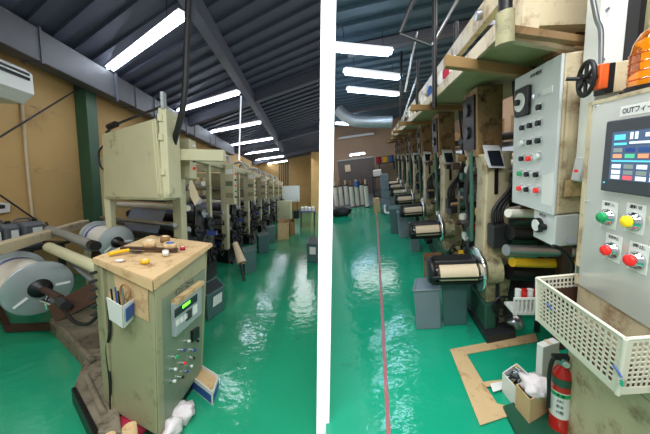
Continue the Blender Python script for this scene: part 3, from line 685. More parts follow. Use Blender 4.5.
# bins
def bin_(room, base_px, h, label, m='bin', tag=False, name='waste_bin', group='slate bins beside the machines'):
    b = [room.g(*p) for p in base_px]; c = sum(b, V(0, 0, 0)) / 4; t = Thing(room, name, label, 'bin', c, group)
    up = V(0, 0, h); b2 = [c + (p - c) * 1.06 + up for p in b]
    t.part('bin_body', MB().hexa(b, b2), M[m], bevel=.01)
    t.part('bin_mouth', MB().hexa([p.lerp(c + up, .1) - V(0, 0, .01) for p in b2], [p.lerp(c + up, .1) + V(0, 0, .003) for p in b2]), M['binin'] if tag else M[m])
    for i in range(4):
        t.part('rim', MB().path([b2[i], b2[(i + 1) % 4]], .012, n=6), M[m])
    if tag:
        a, d = b[0], b[1]; n = ((d - a).cross(up)).normalized(); n = n if n.dot(c - a) < 0 else -n
        t.part('label_sheet', MB().slab([a.lerp(d, .25) + up * .45 + n * .012, a.lerp(d, .8) + up * .45 + n * .012, a.lerp(d, .8) + up * .85 + n * .022, a.lerp(d, .25) + up * .85 + n * .022], n * .002), M['whitep'])
    return t
bin_(L, [(208, 322), (224, 310), (217, 300), (200, 311)], .33, 'slate square bin with white label just behind the control cabinet', tag=True)
bin_(L, [(245, 275), (256, 271), (254, 265), (243, 268)], .42, 'slate bin beside the leaning paper roll', name='waste_bin')
bin_(L, [(259, 254), (269, 252), (267, 248), (257, 250)], .45, 'small slate bin between the middle printing units')
bin_(L, [(267, 243), (275, 241), (274, 238), (266, 240)], .45, 'distant slate bin beside the cardboard box')
bin_(L, [(307, 262), (318, 263), (317, 254), (309, 253)], .42, 'slate bin with white label at the right edge of the left aisle', tag=True)
single(L, 'leaning_bar', MB().cyl(L.g(244, 281), L.y(236, 242, 4.95), .02), M['black'], 'black bar leaning at the foot of the paper roll', 'bar')
pr = Thing(L, 'paper_roll', 'pale tapered paper roll leaning against the second printing unit', 'roll', L.g(243, 262))
pr.part('roll_body', MB().cyl(L.y(242, 263, 4.75), L.y(235, 243, 4.95), .085, .05, n=16), M['paperd'])
pr.part('roll_core', MB().cyl(L.y(242.5, 264, 4.75), L.y(242.2, 263, 4.75), .04, n=12), M['kraftd'])
# far end
wb = Thing(L, 'whiteboard', 'pale grey whiteboard standing before the far wall', 'board', L.y(291, 203, 19))
wb.part('board', MB().slab([L.y(282.5, 202, 19), L.y(299.5, 201.5, 19), L.y(299.5, 185.5, 19), L.y(282.5, 186, 19)], V(0, .04, 0)), M['greypanel'])
wb.part('leg', MB().box(-1.75, -1.7, 19, 19.05, 0, 1.0), M['darkgrey']); wb.part('leg', MB().box(-.8, -.75, 19, 19.05, 0, 1.0), M['darkgrey'])
wb.part('tray', MB().box(-1.8, -.7, 18.92, 19, .8, .84), M['alu'])
cp = Thing(L, 'cream_locker', 'short cream cabinet at the far end beside the machines', 'cabinet', L.g(284, 224))
p0, p1 = L.y(277, 222, 13.2), L.y(291, 222, 13.2)
cp.part('case', MB().box(p0.x, p1.x, 13.2, 13.7, .05, 1.08), M['cream'], bevel=.02); cp.part('door', MB().box(p0.x + .03, p1.x - .03, 13.18, 13.2, .3, 1.03), M['cream']); cp.part('handle', MB().box(p0.x + .08, p0.x + .1, 13.15, 13.18, .6, .75), M['chrome'])
for i, (b, h, m) in enumerate((([(278, 240), (289, 239), (289, 233), (278, 234)], .55, 'kraft'), ([(290, 235), (295, 234), (294, 229), (289, 230)], .45, 'kraftd'))):
    carton(L, 'cardboard_box', ['brown cardboard box at the far end of the left machine row', 'smaller darker cardboard box behind the far brown box'][i], 'box', b, h, m, group='far cardboard boxes')
tb = Thing(L, 'far_table', 'dark covered table carrying white stacks at the far right', 'table', L.g(309, 226))
q0, q1 = L.y(300, 226, 12), L.y(319, 226, 12)
tb.part('tabletop', MB().box(q0.x, q1.x - .15, 12, 13.5, .62, .66), M['blueb']); 
for x in (q0.x + .03, q1.x - .2):
    for y in (12.05, 13.4): tb.part('leg', MB().box(x - .02, x + .02, y, y + .04, 0, .62), M['darkgrey'])
for i in range(4):
    x = q0.x + .1 + i * .17
    single(L, 'white_stack', MB().box(x - .07, x + .07, 12.1, 12.9, .66, .82 + .03 * (i % 2)), M['whitep'], 'white sheet bundle on the far table, %s from its left end' % ORD[i], 'bundle', 'white bundles on the far table', bevel=.015)
single(L, 'office_chair_back', MB().box(q0.x - .3, q0.x - .02, 11.7, 11.8, .35, .72), M['black'], 'low black padded stool beside the far table', 'stool', bevel=.04)

# ================================================================== RIGHT ROOM THINGS
KR = R.k; XC = 1.0
def rc_(x, y, z): return V(x, y + KR * (x - XC), z)
def rbox(mb, x0, x1, y0, y1, z0, z1): return mb.box(x0, x1, y0, y1, z0, z1, KR, XC)
def printing_unit_R():
    y0 = 2.38
    t = Thing(R, 'printing_tower', 'x', 'machine', (XC, y0, 0), 'ivory printing towers along the right aisle'); P = t.part
    # column: waisted profile extruded along the row
    prof = [(1.02, .28), (1.2, .28), (1.24, .5), (1.2, .7), (1.2, 1.4), (1.22, 1.52), (.99, 1.52), (1.01, 1.35), (.99, .85), (.98, .62), (.98, .42)]
    P('column', MB().prism([rc_(x, y0, z) for x, z in prof], (0, .2, 0)), M['creamw'], bevel=.01)
    uc = P('upper_cabinet', rbox(MB(), .98, 1.19, y0 + .12, y0 + .42, 1.5, 2.03), M['tanpaint'], bevel=.008)
    P('gauge_panel', MB().box(.965, .98, y0 + .14, y0 + .4, 1.56, 1.98), M['black'], uc)
    for z in (1.88, 1.7): P('gauge', MB().cyl((.965, y0 + .27, z), (.945, y0 + .27, z), .05, n=18), M['darkgrey'], uc)
    tb = P('tilted_meter', MB().slab([rc_(1.0, y0 - .06, 1.42), rc_(1.13, y0 - .06, 1.4), rc_(1.13, y0 + .02, 1.54), rc_(1.0, y0 + .02, 1.56)], V(0, .04, .03)), M['greypanel'])
    P('meter_face', MB().slab([rc_(1.015, y0 - .066, 1.435), rc_(1.115, y0 - .066, 1.42), rc_(1.115, y0 + .006, 1.53), rc_(1.015, y0 + .006, 1.542)], V(0, .002, .002)), M['screen'], tb)
    # foot with handwheel
    P('lower_casting', MB().prism([rc_(x, y0 - .04, z) for x, z in ((1.0, .07), (1.18, .07), (1.2, .55), (1.14, .78), (1.04, .78), (.99, .55))], (0, .28, 0)), M['creamd'], bevel=.02)
    P('foot', rbox(MB(), .95, 1.2, y0 - .16, y0 + .9, 0, .07), M['darkgrey'], bevel=.008)
    P('foot', rbox(MB(), .97, 1.06, y0 - .08, y0 + .7, .07, .3), M['greenm'], bevel=.008)
    P('handwheel', MB().torus(rc_(1.1, y0 - .14, .3), V(.1, -1, .1), .085, .01).cyl(rc_(1.1, y0 - .02, .3), rc_(1.1, y0 - .16, .3), .018).path([rc_(1.02, y0 - .14, .3), rc_(1.18, y0 - .14, .3)], .008).path([rc_(1.1, y0 - .14, .22), rc_(1.1, y0 - .14, .38)], .008), M['black'])
    P('drip_bracket', MB().blob(rc_(1.2, y0 - .12, .14), .06, .08, .05, 8, .3), M['steel'])
    P('jack_screw', MB().cyl(rc_(1.16, y0 - .1, .1), rc_(1.16, y0 - .1, .28), .025), M['darkgrey'])
    # roller head
    z = .6; yd = y0 - .03
    P('flange_disc', MB().lathe((.925, yd, z), V(1, 0, 0), [(.03, -.012), (.172, -.012), (.186, -.004), (.186, .008), (.172, .012), (.03, .012)], 40), M['chrome'])
    P('drive_hub', MB().cyl((.97, yd, z), (1.08, yd, z), .12, n=20), M['creamd'])
    P('cradle_end', MB().lathe((.56, yd, z), V(1, 0, 0), [(0, -.02), (.1, -.02), (.115, 0), (.115, .03), (0, .03)], 24), M['black'])
    for a in (-150, -100, 60, 110, 170):
        an = math.radians(a); P('cradle_bar', MB().cyl((.56, yd + .1 * math.sin(an), z + .1 * math.cos(an)), (.92, yd + .1 * math.sin(an), z + .1 * math.cos(an)), .022, n=10), M['black'])
    P('cradle_shell', MB().hexa([(.58, yd - .06, z + .07), (.91, yd - .06, z + .07), (.91, yd + .1, z + .06), (.58, yd + .1, z + .06)], [(.58, yd - .05, z + .105), (.91, yd - .05, z + .105), (.91, yd + .1, z + .1), (.58, yd + .1, z + .1)]), M['black'], bevel=.01)
    P('cradle_shell', MB().hexa([(.58, yd - .06, z - .11), (.91, yd - .06, z - .11), (.91, yd + .1, z - .11), (.58, yd + .1, z - .11)], [(.58, yd - .09, z - .07), (.91, yd - .09, z - .07), (.91, yd + .1, z - .07), (.58, yd + .1, z - .07)]), M['black'], bevel=.01)
    P('paper_roll', MB().cyl((.62, yd - .05, z), (.9, yd - .05, z), .07, n=20), M['paperd'])
    P('core_pin', MB().cyl((.58, yd, z), (.97, yd, z), .03, n=12), M['steel'])
    # cables and switch box
    for i, dx in enumerate((0, .035, .07)):
        P('cable', MB().path([rc_(1.22 + dx, y0 + .02, 2.02), rc_(1.23 + dx, y0 - .02, 1.7), rc_(1.24 + dx, y0 - .04, 1.45), rc_(1.17 + dx, y0 - .06, 1.25), rc_(1.04 + dx, y0 - .07, 1.1), rc_(1.04 + dx, y0 - .07, .95)], .014, n=8), M['blackrub'])
    P('switch_box', rbox(MB(), 1.01, 1.13, y0 - .13, y0 - .01, .8, .98), M['darkgrey'], bevel=.008)
    P('nameplate', rbox(MB(), 1.07, 1.1, y0 - .008, y0 - .0, 1.2, 1.4), M['black'])
    P('chain', MB().path([(.93, y0 + .1, 1.55), (.935, y0 + .1, 1.1), (.93, y0 + .1, .8)], .014, n=6), M['greenm'])
    P('chain', MB().path([(.95, y0 + .16, 1.55), (.955, y0 + .16, 1.1), (.95, y0 + .16, .8)], .014, n=6), M['darkgrey'])
    # rollers behind the column, running across
    spec = [(.35, .35, .06, 'greenm'), (.7, .42, .08, 'black'), (.3, .62, .05, 'steel'), (.62, .7, .07, 'greenm'), (.9, .8, .05, 'paper'), (.3, .88, .045, 'steel'), (.6, .98, .06, 'black'), (.4, 1.1, .04, 'greenm'), (.85, 1.15, .05, 'greenm'), (.3, 1.3, .04, 'steel'), (.7, 1.35, .05, 'paper'), (.5, 1.55, .04, 'steel'), (.9, 1.65, .04, 'darkgrey')]
    for dy, zz, r, m in spec:
        P('roller', MB().cyl(rc_(1.1, y0 + dy, zz), rc_(2.5, y0 + dy, zz), r, n=12), M[m])
    P('side_frame', MB().prism([(1.14, y0 + a, zz) for a, zz in ((.2, .1), (.95, .1), (1.0, .75), (.85, 1.0), (.9, 1.5), (.6, 1.6), (.5, 1.1), (.25, .9))], (.04, 0, 0)), M['darkgrey'])
    P('side_frame', MB().box(2.5, 2.56, y0 + .8, y0 + 1.7, 0, 2.0), M['tanpaint'])
    for i, (dy, zz, m) in enumerate(((.3, .95, 'yellow'), (.45, .75, 'red'), (.5, 1.45, 'creamw'), (.55, 1.05, 'steel'), (.75, 1.25, 'greenm'), (.7, .6, 'whitep'), (.35, .5, 'yellow'))):
        P('bracket', MB().box(1.06, 1.14, y0 + dy, y0 + dy + .1, zz, zz + .07), M[m])
    for dy, zz, r in ((.4, .3, .1), (.65, .9, .08), (.5, 1.25, .07), (.8, .45, .11)):
        P('gear_wheel', MB().lathe((1.14, y0 + dy, zz), V(-1, 0, 0), [(0, 0), (r, 0), (r, .04), (r * .7, .045), (r * .65, .02), (r * .3, .02), (r * .28, .07), (0, .07)], 16), M['darkgrey'])
    rq = random.Random(5)
    for k in range(26):
        x = rq.uniform(.93, 1.12); yy = rq.uniform(.22, 1.1); zz = rq.uniform(.15, 1.45); a_ = rq.uniform(.03, .09); b_ = rq.uniform(.02, .07)
        P('fitting', MB().box(x, x + a_, y0 + yy, y0 + yy + a_, zz, zz + b_) if k % 2 else MB().cyl((x, y0 + yy, zz), (x + a_, y0 + yy, zz), b_ * .6, n=12), M[rq.choice(['darkgrey', 'rust', 'black', 'creamd', 'greenm', 'steel', 'yellow', 'tanpaint', 'black'])])
    for k in range(4):
        x = 1.0 + .03 * k; P('hose', MB().path([(x, y0 + .25 + .1 * k, 1.5), (x - .04, y0 + .3 + .12 * k, 1.1), (x + .02, y0 + .25 + .1 * k, .7), (x, y0 + .3 + .1 * k, .3)], .012, n=6), M['blackrub'])
    P('ink_tray', rbox(MB(), 1.2, 2.3, y0 + .2, y0 + .5, .15, .2), M['darkgrey'])
    P('lamp', rbox(MB(), 1.3, 1.5, y0 + .4, y0 + .45, 1.5, 1.54), M['uiw'])
    return t
TW = printing_unit_R(); TW.o['label'] = 'ivory printing tower nearest the viewer, handwheel at its foot'
TS = 1.27
TW.o.matrix_basis = R.M @ Matrix.Translation((.83, 2.22, 0))
for i in range(1, 7):
    dup(TW.o, R, V(.83, 2.22 + TS * i, 0), 'ivory printing tower with paper roll cradle, %s tower down the right aisle' % ORD[i], skip=('jack_screw',) if i > 2 else ())

# shelf board above
sx0, sx1 = .6, 1.5; sz = 2.06
sh = Thing(R, 'overhead_shelf', 'long green-grey overhead board running above the printing towers', 'shelf', (1.2, 5, sz))
s0 = 1.2
g0_ = R.g(505, 30, sz); g1_ = R.g(585, 58, sz); s0 = g0_.y; s1 = g0_.y + (sx1 - g0_.x) / (g1_.x - g0_.x) * (g1_.y - g0_.y)
sh.part('board', MB().hexa([(sx0, s0, sz), (sx1, s1, sz), (sx1, 11.5, sz), (sx0, 11.5, sz)], [(sx0, s0, sz + .02), (sx1, s1, sz + .02), (sx1, 11.5, sz + .02), (sx0, 11.5, sz + .02)]), M['shelf'])
sh.part('edge_lip', MB().box(sx0 - .02, sx0, s0, 11.5, sz - .01, sz + .06), M['creamw'])
for i in range(7):
    a, b = R.g(446, 60, sz - .04), R.g(532, 72, sz - .04); a.y += TS * i; b.y += TS * i; c = V(0, .05, 0); u = V(0, 0, .055)
    single(R, 'support_bar', MB().hexa([a, b, b + c, a + c], [a + u, b + u, b + c + u, a + c + u]) if 0 else MB().hexa([a - u * .5, b - u * .5, b + c - u * .5, a + c - u * .5], [a + u * .5, b + u * .5, b + c + u * .5, a + c + u * .5]), M['woodbar'],
           'tan wooden bar under the overhead board, %s from the viewer' % ORD[i], 'bar', 'bars under the overhead board', bevel=.004)
# near arm with round end
arm = Thing(R, 'swing_arm', 'ivory steel arm with a round pivot end above the panel box', 'arm', R.g(506, 32, sz - .05))
ZA = sz + .0
pa = R.g(505, 26, ZA)
pe = R.g(600, 44, ZA)
arm.part('pivot_drum', MB().cyl((pa.x, pa.y, ZA - .07), (pa.x, pa.y, ZA + .05), .034, n=20), M['creamd'])
arm.part('arm_bar', beam(V(pa.x, pa.y, ZA - .03), V(pe.x + .1, pe.y + .03, ZA - .03), .035, .03), M['tanpaint'])
arm.part('arm_bar', beam(V(pa.x + .05, pa.y + .07, ZA - .04), V(pe.x + .1, pe.y + .15, ZA - .04), .03, .02), M['creamw'])
arm.part('pivot_post', MB().cyl((pa.x, pa.y, ZA + .05), (pa.x, pa.y, 2.7), .025), M['black'])
# frame above shelf
fr = Thing(R, 'upper_frame', 'ivory steel frame standing along the top of the overhead board', 'frame', (.95, 4, sz + .06))
fr.part('long_beam', MB().box(.72, .77, 1.2, 10.5, 2.32, 2.44), M['creamw'], bevel=.006)
for i in range(7):
    y = 1.5 + i * TS
    fr.part('upright', MB().box(.71, .78, y, y + .16, sz + .022, 2.4), M['creamw'])
    fr.part('bearing_block', MB().cyl((.69, y + .5, 2.38), (.72, y + .5, 2.38), .028, n=16), M['steel'])
    fr.part('cross_roller', MB().cyl((.77, y + .5, 2.38), (1.5, y + .75, 2.38), .04), M['creamw'])
# near ivory machine upper body, top right
ub = Thing(R, 'machine_hood', 'large ivory machine hood filling the top above the panel box', 'machine', R.y(560, 20, 1.9))
za = R.y(545, 20, 1.9).z; xa = R.y(513, 20, 1.9).x
ub.part('hood_panel', MB().hexa([(xa, 1.9, za), (xa + 1.2, 1.9, za - .2), (xa + 1.2, 2.05, za - .2), (xa, 2.05, za)], [(xa, 1.9, 3.2), (xa + 1.2, 1.9, 3.2), (xa + 1.2, 2.05, 3.2), (xa, 2.05, 3.2)]), M['creamw'])
ub.part('inner_panel', MB().box(1.05, 2.4, 2.2, 2.24, 1.0, 2.4, .3, 1.3), M['rust'])
ub.part('inner_ledge', MB().slab([R.y(553, 33, 1.85), R.y(600, 47, 1.85), R.y(600, 52, 1.85), R.y(553, 37, 1.85)], V(0, .25, 0)), M['creamw'])
ub.part('inner_ledge', MB().slab([R.y(553, 51, 1.85), R.y(600, 40, 1.85), R.y(600, 45, 1.85), R.y(553, 56, 1.85)], V(0, .1, 0)), M['tanpaint'])
# bottles and cans on the shelf
for i, (y, m1, m2, nm) in enumerate(((2.62, 'whitep', 'red', 'white'), (2.82, 'redc', 'whitep', 'red'), (3.0, 'whitep', 'bluep', 'white'), (3.5, 'bluep', 'whitep', 'blue'), (3.9, 'whitep', 'kraft', 'white'), (4.5, 'yellow', 'whitep', 'yellow'), (5.1, 'whitep', 'red', 'white'), (5.8, 'darkgrey', 'whitep', 'grey'))):
    x = .66; y -= .25; t = Thing(R, 'spray_can', '%s can on the overhead board, %s along its edge from the viewer' % (nm, ORD[i] if i < 9 else ''), 'can', (x, y, sz + .02), 'cans on the overhead board')
    t.part('can_body', MB().lathe((x, y, sz + .022), V(0, 0, 1), [(0, 0), (.035, 0), (.035, .15), (.02, .18), (.015, .2), (0, .2)], 14), M[m1])
    t.part('label_band', MB().cyl((x, y, sz + .05), (x, y, sz + .11), .0365, n=14, caps=False), M[m2])

# dark poles and conduits from the ceiling
PL = [((434.5, 0), (434.5, 108), 2.6, .02, 'black', 'thick black vertical pole dropping past the overhead board'), ((402, 38), (400, 120), 5.0, .02, 'black', 'black vertical pole at the far end of the overhead board'), ((418, 60), (417, 112), 3.6, .016, 'black', 'thin black vertical pole between the two pale conduits'), ((413, 0), (400, 33), 2.6, .02, 'darkgrey', 'short dark pipe slanting from the top of the right view'), ((457, 0), (432, 45), 2.6, .014, 'steel', 'steel rod slanting from the top toward the black pole'), ((417, 32), (405, 92), 3.4, .012, 'steel', 'pale conduit sloping down left of the black pole'), ((418, 75), (403, 118), 4.0, .012, 'steel', 'lower pale conduit sloping toward the far wall'), ((456, 22), (456, 50), 2.6, .018, 'black', 'short black vertical tube above the shelf edge')]
for a, b, y, r, m, lab in PL:
    p0, p1 = R.y(*a, y), R.y(*b, y)
    single(R, 'hanging_conduit', MB().cyl(p0, p1, r, n=10), M[m], lab, 'conduit')
single(R, 'cable_tray', MB().cyl(R.y(400, 34, 2.6), R.y(432, 46, 2.6), .014, n=8), M['darkgrey'], 'dark horizontal pipe linking the hanging poles', 'pipe')

# ---- main button panel box
bxX = .95
def bp(px, py, o=0.): return R.x(px, py, bxX - o)
pbx = Thing(R, 'button_panel_box', 'grey fronted ivory box with rows of round buttons and one dial', 'control panel', bp(535, 205))
fq = [bp(514, 203), bp(556.5, 214), bp(565, 54), bp(517.5, 78)]
zb = (fq[0].z + fq[1].z) / 2; ztop = (fq[2].z + fq[3].z) / 2; yn = (fq[1].y + fq[2].y) / 2; yf = (fq[0].y + fq[3].y) / 2
dep = (R.y(593, 100, yn).x - bxX)
pbx.part('case', MB().box(bxX, bxX + dep, yn, yf, zb, ztop, KR * 0 + .1, bxX), M['creamw'], bevel=.01)
pbx.part('face_plate', MB().slab([(bxX - .001, yn + .0, zb + .0), (bxX - .001, yf, zb), (bxX - .001, yf, ztop), (bxX - .001, yn, ztop)], V(-.014, 0, 0)), M['greypanel'], bevel=.004)
def rowcol(px, py): return bp(px, py, .015)
BT = []
sc = 230 / 90.
def cc(x, y): return (510 + x / sc, 50 + y / sc)
for x, y, m in ((82, 145, 'black'), (38, 198, 'black'), (58, 192, 'black'), (80, 186, 'black'), (35, 238, 'whiteb'), (57, 235, 'black'), (79, 231, 'black'), (36, 277, 'black'), (54, 277, 'redb'), (76, 272, 'whiteb'), (31, 315, 'greenb'), (50, 317, 'black'), (74, 318, 'black'), (30, 353, 'redb'), (49, 356, 'black'), (74, 358, 'redb')):
    p = rowcol(*cc(x, y)); b = pbx.part('push_button', MB().cyl(p, p + V(-.012, 0, 0), .021, n=16), M['chrome'])
    pbx.part('button_cap', MB().cyl(p + V(-.012, 0, 0), p + V(-.026, 0, 0), .016, n=14), M[m], b)
    pbx.part('nameplate', MB().slab([p + V(-.001, -.02, .024), p + V(-.001, .02, .024), p + V(-.001, .02, .032), p + V(-.001, -.02, .032)], V(-.002, 0, 0)), M['whiteb'], b)
p = rowcol(*cc(39, 132)); dl = pbx.part('dial', MB().slab([p + V(0, -.07, -.085), p + V(0, .07, -.085), p + V(0, .07, .085), p + V(0, -.07, .085)], V(-.03, 0, 0)), M['black'], bevel=.01)
pbx.part('dial_face', MB().cyl(p + V(-.03, 0, 0), p + V(-.036, 0, 0), .055, n=24), M['whiteb'], dl)
pbx.part('dial_knob', MB().cyl(p + V(-.036, 0, 0), p + V(-.055, 0, 0), .018, n=14), M['black'], dl)
p = rowcol(*cc(97, 104)); pbx.part('nameplate', MB().slab([p + V(0, -.04, -.016), p + V(0, .04, -.016), p + V(0, .04, .016), p + V(0, -.04, .016)], V(-.004, 0, 0)), M['whiteb'])
p = rowcol(*cc(75, 116)); pbx.part('toggle_switch', MB().cyl(p, p + V(-.03, 0, 0), .012, n=12), M['chrome'])
pbx.text('lettering', '昭和電気', rowcol(*cc(67, 62)) + V(-.002, 0, 0), V(0, -1, 0), V(0, 0, 1), .022, M['ink'], width=.11)
q = [rowcol(*cc(84, 320)), rowcol(*cc(112, 312)), rowcol(*cc(106, 400)), rowcol(*cc(80, 392))]
pbx.part('paper_note', MB().slab(q, V(-.002, 0, 0)), M['whitep'], label='torn white sheet taped at the lower corner')
pbx.part('wood_patch', MB().box(bxX + .02, bxX + .13, yn - .006, yn, zb + .1, zb + .19), M['kraft'])
pbx.part('hinge', MB().box(bxX + .015, bxX + .03, yn - .006, yn, zb + .1, ztop - .1), M['creamw'])
wb_ = Thing(R, 'switch_box', 'small angled grey switch box on the side of the ivory box', 'switch', R.y(577, 182, yn - .05))
q = [R.y(570, 180, yn - .01), R.y(581, 183, yn - .01), R.y(583.5, 160, yn - .01), R.y(575, 157, yn - .01)]
wb_.part('case', MB().slab(q, V(-.0, -.06, 0)), M['greypanel'], bevel=.006)
wb_.part('red_lamp', MB().cyl(R.y(576, 171, yn - .072), R.y(576, 171, yn - .085), .008), M['redb'])
# lower small grey gauge box
gb = Thing(R, 'gauge_box', 'small grey box with a round gauge below the button panel', 'gauge box', bp(545, 245))
xg = .95; A = R.x(534, 211, xg); B = R.x(556, 213.5, xg); Cc = R.x(556, 247, xg); D = R.x(534, 238, xg)
yA, yB = A.y, B.y; zT = (A.z + B.z) / 2; zBm = (Cc.z + D.z) / 2
gb.part('case', MB().box(xg, xg + .12, yB, yA, zBm, zT, .1, xg), M['greypanel'], bevel=.006)
pg = R.x(539.5, 225, xg); gb.part('gauge', MB().cyl(pg, pg + V(-.02, 0, 0), .045, n=20), M['black']); gb.part('gauge_face', MB().cyl(pg + V(-.02, 0, 0), pg + V(-.024, 0, 0), .036, n=20), M['whiteb'])
pg = R.x(545.5, 227, xg); gb.part('knob', MB().cyl(pg, pg + V(-.03, 0, 0), .018, n=12), M['black'])
pg = R.x(543, 213, xg); gb.text('lettering', '張力計', R.x(543, 215.5, xg) + V(-.003, 0, 0), V(0, -1, 0), V(0, 0, 1), .02, M['ink'], width=.06)
gb.part('hanging_bracket', MB().box(xg + .02, xg + .08, (yA + yB) / 2, (yA + yB) / 2 + .04, zT - .01, zb + .03), M['darkgrey'])
gb.part('cable_gland', MB().cyl(R.y(571, 240, yB - .01), R.y(571, 240, yB - .04), .02), M['steel'])
single(R, 'drooping_cable', MB().path([R.y(553, 246, 1.5), R.y(563, 250, 1.5), R.y(572, 262, 1.5), R.y(572, 276, 1.5)], .01), M['blackrub'], 'black cable drooping under the small gauge box', 'cable')
# handwheel and orange block
hw = Thing(R, 'valve_handwheel', 'black spoked handwheel on a shaft with orange block above the screen cabinet', 'handwheel', R.y(578, 90, 1.2))
yh = 1.42; c = R.y(579, 78, yh)
c = R.y(586, 79, yh)
hw.part('rim', MB().torus(c, V(.97, -.2, 0), .068, .009), M['blackrub'])
for a in (30, 90, 150):
    u = V(.2, .97, 0).normalized(); an = math.radians(a); d = u * math.cos(an) + V(0, 0, 1) * math.sin(an)
    hw.part('spoke', MB().cyl(c - d * .066, c + d * .066, .007, n=8), M['blackrub'])
ob = R.y(602, 77, yh)
hw.part('hub', MB().cyl(c - V(.02, 0, 0), V(ob.x - .02, c.y, c.z), .012), M['black'])
hw.part('shaft', MB().cyl(R.y(566, 79, yh + .03), c, .008), M['black'])
hw.part('orange_block', MB().box(ob.x - .022, ob.x + .012, yh - .02, yh + .03, ob.z - .05, ob.z + .05), M['orange'], label='bright orange clamp block', bevel=.005)
hw.part('mount_block', MB().box(ob.x + .012, ob.x + .04, yh - .01, yh + .06, ob.z - .07, ob.z + .05), M['black'], bevel=.004)
hw.part('mount_cover', MB().box(ob.x + .04, ob.x + .13, yh - .01, yh + .06, ob.z - .07, ob.z + .05), M['creamw'], bevel=.004)
# white upright column at the top right
wc = Thing(R, 'white_upright', 'tall white steel upright rising behind the screen cabinet', 'upright', R.y(615, 100, 1.5))
x0, x1 = R.y(599, 40, 1.5).x, R.y(629, 40, 1.5).x
wc.part('upright_body', MB().box(x0, x1, 1.5, 1.59, 1.4, 3.2, .1, x0), M['whitep'], bevel=.006)
wc.part('side_strip', MB().box(x1, x1 + .05, 1.51, 1.59, 1.4, 3.2, .1, x0), M['greypanel'])
for z in (1.9, 2.1, 2.35): wc.part('bolt', MB().cyl((x0 + .02, 1.5, z), (x0 + .02, 1.492, z), .006, n=8), M['steel'])
wc.part('conduit', MB().path([R.y(592, -4, 1.46), R.y(597, 20, 1.46), R.y(601, 32, 1.46), R.y(600.5, 64, 1.46)], .009), M['steel'])
dk = Thing(R, 'dark_cabinet', 'dark machine side behind the amber beacon at the right edge', 'cabinet', R.y(645, 100, 1.3))
xd = R.y(637, 40, 1.45).x
dk.part('case', MB().box(xd, xd + .5, 1.45, 1.6, 1.4, 3.2), M['black']); dk.part('flange', MB().box(xd + .02, xd + .06, 1.43, 1.45, 1.85, 2.5), M['creamd'])
for z in (2.0, 2.15, 2.3): dk.part('bolt', MB().cyl((xd + .04, 1.43, z), (xd + .04, 1.42, z), .008, n=8), M['steel'])

# ---- stainless touch-screen cabinet
sxX = .9
def hp(px, py, o=0.): return R.x(px, py, sxX - o)
hA, hB = hp(585.5, 104), hp(652, 86)
zT = hp(585.5, 104).z; zT2 = hp(650, 88).z
yfar = hp(584, 200).y; ynear = .72
zB = hp(583, 286).z
hm = Thing(R, 'touchscreen_cabinet', 'stainless fronted cabinet with touch screen and four round push buttons', 'control cabinet', (sxX + .15, .9, 0))
zTm = zT
# front plane passes through exact photo points: slightly turned plane
n_h = (hp(585.5, 104) - hp(583, 280)).cross(V(0, 1, 0)).normalized()
cs = hm.part('case', MB().box(sxX, sxX + .3, ynear, yfar, .0 + .62, zTm), M['creamw'], bevel=.008)
hm.part('face_plate', MB().box(sxX - .006, sxX, ynear + .01, yfar - .012, zB, zTm - .008), M['stainless'])
hm.part('pedestal', MB().box(sxX + .0, sxX + .3, ynear, yfar + .02, 0, .62), M['creamw'], label='worn ivory lower body with rust spots')
hm.part('frame_strip', MB().box(sxX - .01, sxX + .01, yfar - .014, yfar + .004, zB, zTm), M['creamw'])
hm.part('frame_strip', MB().box(sxX - .01, sxX + .01, ynear, yfar, zTm - .012, zTm + .002), M['creamw'])
def onx(x0, y0, x1, y1, o, th, m, name, par=None, **k):
    """rectangle on the front plane between two picture corners"""
    a, b = hp(x0, y0, o), hp(x1, y1, o); ya, yb = sorted((a.y, b.y)); za, zb_ = sorted((a.z, b.z))
    return hm.part(name, MB().box(sxX - o - th, sxX - o, ya, yb, za, zb_), M[m], par, **k)
scx = hp(612, 121); scy = hp(610, 190)
y_l = (scx.y + scy.y) / 2; z_t, z_b = scx.z, scy.z
W = (z_t - z_b) * 1.35
scn = hm.part('screen', MB().box(sxX - .026, sxX - .006, y_l - W, y_l, z_b, z_t), M['screenb'], bevel=.004)
def ui(u0, u1, v0, v1, m, name='screen_key'):
    """u across 0..1 from the far edge, v down 0..1"""
    hm.part(name, MB().box(sxX - .0285, sxX - .026, y_l - W * u1, y_l - W * u0, z_t - (z_t - z_b) * v1, z_t - (z_t - z_b) * v0), M[m], scn)
hm.part('screen_glass', MB().box(sxX - .0275, sxX - .026, y_l - W * .95, y_l - W * .1, z_b + (z_t - z_b) * .18, z_t - (z_t - z_b) * .16), M['screenui'], scn)
ui(.13, .25, .2, .27, 'cyan'); ui(.3, .33, .18, .27, 'uiw'); ui(.35, .38, .18, .27, 'uiw'); ui(.45, .6, .2, .25, 'uiw')
ui(.13, .27, .31, .34, 'cyan'); ui(.3, .5, .3, .33, 'uiw')
for r, (v, cols) in enumerate(((.38, ('lcd', 'blueb', 'bluep')), (.46, ('uio', 'uig', 'uio')), (.6, ('uiw', 'lcd', 'uiw')), (.68, ('uiw', 'lcd', 'lcd')), (.75, ('uiw', 'uir', 'uiw')))):
    for k in range(5):
        m = cols[k % 3]; u = .13 + k * .135
        ui(u, u + .1, v, v + .055, m)
ui(.12, .85, .545, .565, 'cyan')
ui(.04, .055, .86, .88, 'cyan')
